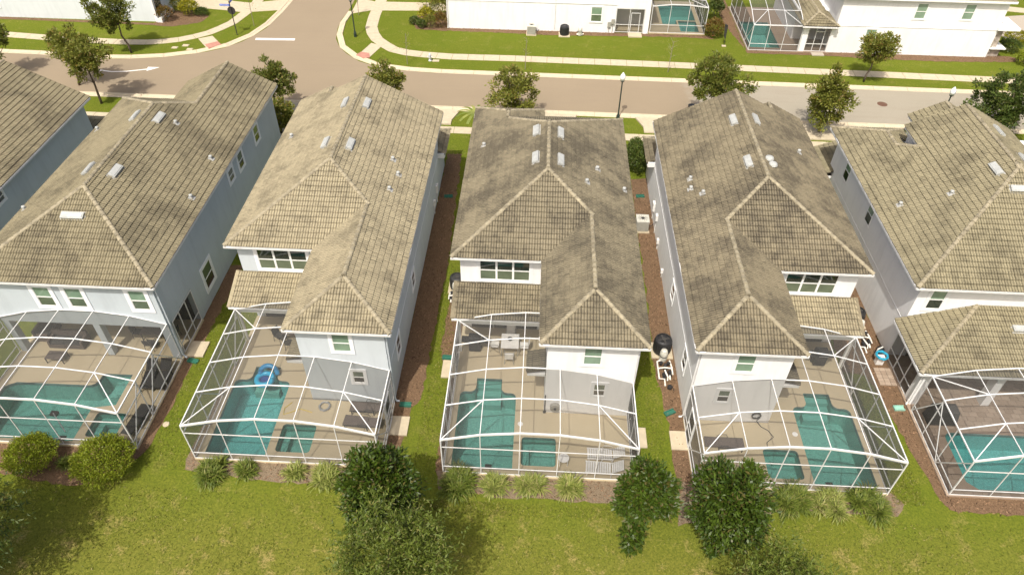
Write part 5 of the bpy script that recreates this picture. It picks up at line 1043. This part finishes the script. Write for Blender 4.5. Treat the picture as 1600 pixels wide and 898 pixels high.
t = thing('valve_box', (7.04, -3.5, 0), 'black irrigation valve with wires on the mulch below the white pipes', 'valve box'); m = MB(); m.lathe((7.04, -3.5, 0), [(.14, 0), (.14, .14), (.1, .2), (.02, .22)], 10); m.build('body', 'black_plastic', t); m = MB(); m.tube([(6.9, -3.6, .05), (7.0, -3.5, .25), (7.2, -3.4, .05), (7.25, -3.7, .05)], .02, 5); m.build('wire', 'black_plastic', t)
def coil(name, label, c, axis, r, n, mat, wire=.022, cat='hose', tail=None):
    t = thing(name, (c[0], c[1], 0), label, cat); u, v = {'y': ((1, 0, 0), (0, 0, 1)), 'z': ((1, 0, 0), (0, 1, 0)), 'x': ((0, 1, 0), (0, 0, 1))}[axis]; u, v = Vector(u), Vector(v); w_ = u.cross(v); P = []
    for k in range(n*16): a = k*2*math.pi/16; rr = r*(1-.05*((k*7) % 5)); P.append(Vector(c)+u*math.cos(a)*rr+v*math.sin(a)*rr+w_*(.03*((k//16) % 3)))
    m = MB(); m.tube(P+[Vector(p) for p in (tail or [])], wire, 5); m.build('hose', mat, t); return t
t = coil('hose_coil', 'turquoise hose coiled on a reel against the side wall of the house on the right', (19.0, -1.0, .62), 'z', .33, 6, 'teal_hose', .04); MB().box(18.8, -1.15, 0, 19.2, -.85, .55).build('reel_stand', 'white_plastic', t)
t = thing('pump_tank', (19.35, -.25, 0), 'small dark pump beside the turquoise hose', 'pump'); m = MB(); m.lathe((19.3, -.2, 0), [(.2, 0), (.2, .35), (.1, .5), (.02, .52)], 12); m.build('tank', 'black_plastic', t); m = MB(); m.tube([(18.95, -.5, .1), (18.95, -.5, .6), (19.3, -.3, .6)], .04, 6); m.build('pipe', 'pvc', t)
t = coil('hose_coil', 'grey hose hanging in loops on the rear wall of the brown roofed house', (11.1, -5.66, .75), 'y', .24, 6, 'dark_metal', .02, tail=[(11.2, -5.7, .35), (11.45, -5.9, .12), (11.75, -6.1, .12), (11.95, -6.5, .12), (11.55, -6.85, .12), (11.5, -7.2, .12)])
coil('hose_coil', 'grey hose coiled on the deck behind the pale blue house', (-11.23, -5.9, .14), 'z', .3, 6, 'grey_metal', .03); 
t = thing('pool_hose', (-12.9, -6.1, 0), 'loose yellow cord curling on the deck beside the bright pool', 'hose'); m = MB(); m.tube([(-13.0, -5.7, .12), (-13.3, -6.1, .12), (-13.25, -6.5, .12), (-12.9, -6.35, .12), (-12.5, -6.1, .12), (-12.1, -6.2, .12), (-11.8, -6.3, .12)], .025, 6); m.build('hose', 'yellow_hose', t)
t = thing('hose_reel', (.8, -5.7, 0), 'grey hose reel mounted low on the rear wall of the middle house', 'hose reel'); m = MB(); m.tube([(.8, -5.58, .68), (.8, -5.78, .68)], .26, 16); m.build('drum', 'beige_metal', t); m = MB(); m.tube([(.8, -5.56, .68), (.8, -5.84, .68)], .07, 10); m.build('hub', 'dark_metal', t)
t = thing('pool_net_pole', (.27, -5.65, 0), 'dark pool pole hanging upright at the left corner of the rear wall', 'pool pole'); m = MB(); m.tube([(.27, -5.63, .15), (.27, -5.63, 1.55)], .03, 6); m.build('pole', 'dark_metal', t); m = MB(); m.box(.2, -5.66, .12, .34, -5.61, .3); m.build('net_frame', 'dark_metal', t)

# ------------------------------------------------------------------ furniture on the pool decks
def local(name, loc, rot, label, cat, group=None):
    t = thing(name, loc, label, cat, group); t.rotation_euler.z = math.radians(rot); return t
def lounger(label, x, y, rot, frame_mat, pad_mat, slats=False, back=35, group='sun loungers on the pool decks'):
    t = local('sun_lounger', (x, y, .10), rot, label, 'sun lounger', group); B, L = .31, .62        # head towards +y local
    f = MB()
    for s in (-1, 1): f.box(s*.31-.02, -.95, .28, s*.31+.02, .35, .32)
    f.build_local('frame', frame_mat, t)
    for sx in (-1, 1):
        for sy in (-.85, .3): b = MB(); b.box(sx*.31-.02, sy-.02, 0, sx*.31+.02, sy+.02, .28); b.build_local('leg', frame_mat, t)
    ca, sa = math.cos(math.radians(back)), math.sin(math.radians(back))
    if slats:
        for k in range(11): b = MB(); b.box(-.29, -.93+k*.112, .322, .29, -.93+k*.112+.085, .345); b.build_local('slat', pad_mat, t)
        for k in range(6): b = MB(); c = Vector((0, .32+ca*(.06+k*.112), .335+sa*(.06+k*.112))); b.obox(c, (1, 0, 0), (0, ca, sa), (0, -sa, ca), .29, .043, .012); b.build_local('back_slat', pad_mat, t)
    else:
        b = MB(); b.box(-.29, -.95, .322, .29, .30, .36); b.build_local('seat', pad_mat, t, bevel=.01)
        b = MB(); b.obox((0, .32+ca*.34, .345+sa*.34), (1, 0, 0), (0, ca, sa), (0, -sa, ca), .29, .34, .02); b.build_local('backrest', pad_mat, t, bevel=.01)
    for s in (-1, 1): b = MB(); b.tube([(s*.34, -.2, .32), (s*.34, -.1, .52), (s*.34, .25, .52), (s*.34, .34, .36)], .016, 5); b.build_local('armrest', frame_mat, t)
    return t
lounger('white slatted lounger farther from the cage front in the corner by the right wall', 3.35, -8.2, -90, 'white_plastic', 'white_plastic', True); lounger('white slatted lounger nearer the cage front in the corner by the right wall', 3.25, -9.0, -93, 'white_plastic', 'white_plastic', True)
lounger('brown flat lounger farther from the cage front beside the pale blue wall', -8.85, -6.0, -90, 'dark_metal', 'brown_fabric', back=4); lounger('brown flat lounger nearer the cage front beside the pale blue wall', -9.0, -6.95, -94, 'dark_metal', 'brown_fabric', back=4)
lounger('black lounger nearest the front right corner of the wide left cage', -20.45, -7.45, 173, 'dark_metal', 'charcoal_fabric', back=6)
lounger('black lounger left of two by the rear right corner of the wide left cage', -21.0, -4.55, 8, 'dark_metal', 'charcoal_fabric', back=28); lounger('black lounger right of two by the rear right corner of the wide left cage', -20.3, -4.5, 4, 'dark_metal', 'charcoal_fabric', back=28)
lounger('brown lounger in the front left corner of the right-centre cage', 9.3, -7.2, 90, 'dark_metal', 'brown_fabric', back=3)
def table(label, x, y, a, b, mat, frame_mat, h=.72, rot=0, round_=False):
    t = local('patio_table', (x, y, .10), rot, label, 'table'); m = MB()
    if round_: m.lathe((0, 0, h-.04), [(a, 0), (a, .03), (a*.97, .04)], 20)
    else: m.box(-a, -b, h-.04, a, b, h)
    m.build_local('top', mat, t, bevel=.008); k = .7 if round_ else .92
    for sx in (-1, 1):
        for sy in (-1, 1): l = MB(); l.box(sx*a*k-.02, sy*b*k-.02, 0, sx*a*k+.02, sy*b*k+.02, h-.042); l.build_local('leg', frame_mat, t)
    return t
def chair(label, x, y, rot, mat, frame_mat, group='patio chairs'):
    t = local('patio_chair', (x, y, .10), rot, label, 'chair', group); m = MB(); m.box(-.24, -.24, .41, .24, .24, .44); m.build_local('seat', mat, t, bevel=.01)
    m = MB(); m.obox((0, .27, .68), (1, 0, 0), (0, .17, .985), (0, -.985, .17), .23, .24, .014); m.build_local('backrest', mat, t, bevel=.01)
    for sx in (-1, 1):
        for sy in (-1, 1): l = MB(); l.tube([(sx*.23, sy*.22, .43), (sx*.25, sy*.27, 0)], .016, 5); l.build_local('leg', frame_mat, t)
        l = MB(); l.tube([(sx*.26, -.22, .43), (sx*.27, -.2, .64), (sx*.27, .25, .66)], .016, 5); l.build_local('armrest', frame_mat, t)
table('pale rectangular dining table under the porch of the middle house', -1.74, -1.28, .5, .55, 'white_plastic', 'grey_metal'); 
for lab, x, y, r in (('white chair left of the pale dining table', -2.6, -1.3, 90), ('white chair right of the pale dining table', -.95, -1.3, -90), ('white chair in front of the pale dining table, facing the house', -1.75, -2.15, 180), ('white chair behind the pale dining table in the porch shade', -1.75, -.45, 0)): chair(lab, x, y, r, 'white_plastic', 'grey_metal')
t = thing('table_ornament', (-1.75, -1.2, .82), 'small dark bowl on the pale dining table', 'bowl'); m = MB(); m.lathe((-1.75, -1.2, .82), [(.06, 0), (.13, .05), (.15, .10), (.12, .09), (.02, .03)], 14); m.build('bowl', 'dark_metal', t)
table('small round white side table beside the white loungers', 1.25, -8.6, .27, .27, 'white_plastic', 'white_plastic', .42, round_=True)
def grill(label, x, y, rot, cover_=False):
    t = local('gas_grill', (x, y, .10), rot, label, 'grill', 'black grills under the porches'); m = MB(); m.box(-.32, -.26, .08, .32, .26, .78); m.build_local('cabinet', 'black_plastic', t, bevel=.02)
    m = MB(); m.add([(-.35, -.3, .79), (.35, -.3, .79), (.35, .3, .79), (-.35, .3, .79), (-.33, -.18, 1.1), (.33, -.18, 1.1), (.33, .24, 1.08), (-.33, .24, 1.08)], [(3, 2, 1, 0), (4, 5, 6, 7), (0, 1, 5, 4), (1, 2, 6, 5), (2, 3, 7, 6), (3, 0, 4, 7)]); m.build_local('hood', 'black_plastic', t, bevel=.05)
    for s in (-1, 1): m = MB(); m.box(s*.55-.19, -.24, .76, s*.55+.19, .24, .80); m.build_local('side_shelf', 'dark_metal', t)
    m = MB(); m.tube([(-.25, -.36, .92), (.25, -.36, .92)], .018, 6); m.build_local('handle', 'grey_metal', t)
    for s in (-1, 1): m = MB(); m.tube([(s*.3, .1, .08), (s*.36, .1, .08)], .09, 10); m.build_local('wheel', 'black_plastic', t)
grill('black grill in the rear left corner of the middle porch', -3.72, -1.35, 0); grill('black grill in the rear right of the right-centre cage', 15.5, -1.3, 0)
table('dark outdoor table with reddish objects under the porch of the pale blue house', -13.9, -1.1, .75, .42, 'brown_fabric', 'dark_metal'); 
for lab, x, y, r in (('dark folding chair left of the dark table under the pale blue porch', -14.85, -1.35, 60), ('dark folding chair in front of the dark table under the pale blue porch', -14.1, -1.85, 175), ('dark chair in the porch shade behind the dark table', -13.6, -.3, 0), ('dark chair at the right end of the dark table by the pale blue wall', -12.75, -1.2, -80)): chair(lab, x, y, r, 'charcoal_fabric', 'dark_metal')
t = thing('patio_umbrella', (-13.05, -2.0, .1), 'closed red umbrella standing by the pale blue wall', 'umbrella'); m = MB(); m.tube([(-13.05, -2.0, .1), (-13.05, -2.0, .9)], .02, 6); m.build('pole', 'dark_metal', t); m = MB(); m.lathe((-13.05, -2.0, .35), [(.05, 0), (.13, .1), (.1, .6), (.03, .8)], 10); m.build('folded_canopy', 'red_fabric', t); m = MB(); m.lathe((-13.05, -2.0, .1), [(.22, 0), (.22, .05), (.05, .08)], 12); m.build('base', 'dark_metal', t)
def sofa(label, x, y, rot, w_, mat='charcoal_fabric'):
    t = local('outdoor_sofa', (x, y, .1), rot, label, 'sofa', 'dark outdoor sofas under the porches'); m = MB(); m.box(-w_, -.4, .05, w_, .4, .3); m.build_local('base', 'brown_fabric', t); m = MB(); m.box(-w_+.15, -.38, .31, w_-.15, .24, .44); m.build_local('seat_cushion', mat, t, bevel=.03)
    m = MB(); m.box(-w_, .25, .31, w_, .42, .8); m.build_local('backrest', 'brown_fabric', t, bevel=.02)
    for s in (-1, 1): m = MB(); m.box(s*(w_-.07)-.07, -.4, .305, s*(w_-.07)+.07, .245, .58); m.build_local('armrest', 'brown_fabric', t, bevel=.02)
sofa('dark outdoor sofa in the lanai shade behind the long teal pool', -26.6, -2.3, 0, 1.0); sofa('dark outdoor loveseat at the left end of the shaded lanai', -28.2, -1.6, 90, .65); table('low dark table in front of the dark outdoor sofa', -26.7, -3.5, .5, .3, 'brown_fabric', 'dark_metal', .4)
table('dark dining table in the lanai shade left of the right hand column', -21.9, -1.5, .7, .45, 'brown_fabric', 'dark_metal')
for lab, x, y, r in (('dark chair left of the dining table in the lanai', -22.95, -1.5, 90), ('dark chair in front of the dining table in the lanai', -21.9, -2.35, 180), ('dark chair right of the dining table in the lanai', -20.9, -1.5, -90)): chair(lab, x, y, r, 'charcoal_fabric', 'dark_metal')
t = local('covered_grill', (20.85, -4.9, .1), 0, 'black covered furniture just inside the left corner of the paved cage', 'grill cover'); m = MB(); m.add([(-.75, -.4, 0), (.75, -.4, 0), (.75, .4, 0), (-.75, .4, 0), (-.62, -.3, .95), (.62, -.3, .95), (.62, .32, 1.0), (-.62, .32, 1.0)], [(3, 2, 1, 0), (4, 5, 6, 7), (0, 1, 5, 4), (1, 2, 6, 5), (2, 3, 7, 6), (3, 0, 4, 7)]); m.build_local('cover', 'charcoal_fabric', t, bevel=.06)
m = MB(); m.tube([(-.72, -.38, .03), (.72, -.38, .03)], .03, 6); m.build_local('hem', 'brown_fabric', t)
sofa('dark sofa under the porch of the house on the right', 22.2, -1.3, 0, 1.0)
t = thing('pool_float', (-14.9, -4.1, .02), 'blue inflatable ring seat with navy middle floating in the bright pool', 'pool float'); m = MB()
ring = lambda cx, cy, cz, rr, tilt, k0, k1, n: [Vector((cx+rr*math.cos(a), cy+rr*math.sin(a)*math.cos(tilt), cz+rr*math.sin(a)*math.sin(tilt))) for a in [math.radians(k0+(k1-k0)*i/n) for i in range(n+1)]]
m.tube(ring(-14.9, -4.25, .15, .42, 0, 0, 360, 20), .15, 8); m.build('ring', 'sky_blue_plastic', t, smooth=True); m = MB(); m.tube(ring(-14.75, -3.95, .22, .48, 1.0, 0, 180, 14), .13, 8); m.build('backrest', 'blue_plastic', t, smooth=True); m = MB(); m.lathe((-14.95, -4.3, .06), [(.3, 0), (.3, .05), (.05, .06)], 16); m.build('seat', 'navy_plastic', t)
for lab, x, y in (('round white skimmer lid on the deck beside the pool of the brown roofed house', 13.1, -6.25), ('round white skimmer lid on the deck right of the middle pool', -.95, -6.4)):
    t = thing('skimmer_lid', (x, y, .1), lab, 'skimmer lid', 'white skimmer lids'); m = MB(); m.lathe((x, y, .1), [(.14, 0), (.14, .012), (.11, .018), (.01, .018)], 16); m.build('lid', 'white_plastic', t)
for lab, x, y, p in (('dark drain at the bottom of the middle pool', -2.5, -8.2, -1.24), ('dark drain at the bottom of the pool behind the brown roofed house', 14.7, -8.3, -1.24), ('dark drain at the bottom of the long left pool', -24.9, -7.7, -1.24)):
    t = thing('pool_drain', (x, y, p), lab, 'pool drain', 'drains on pool floors'); m = MB(); m.box(x-.17, y-.17, p, x+.17, y+.17, p+.03); m.build('grate', 'dark_metal', t)
t = thing('pool_pole', (-23.9, -8.0, .1), 'grey pole lying across the edge of the left pool', 'pool pole'); m = MB(); m.tube([(-25.0, -7.2, .25), (-23.9, -8.2, .13)], .03, 6); m.build('pole', 'grey_metal', t); MB().box(-25.2, -7.25, .05, -24.85, -7.0, .2).build('brush', 'black_plastic', t)
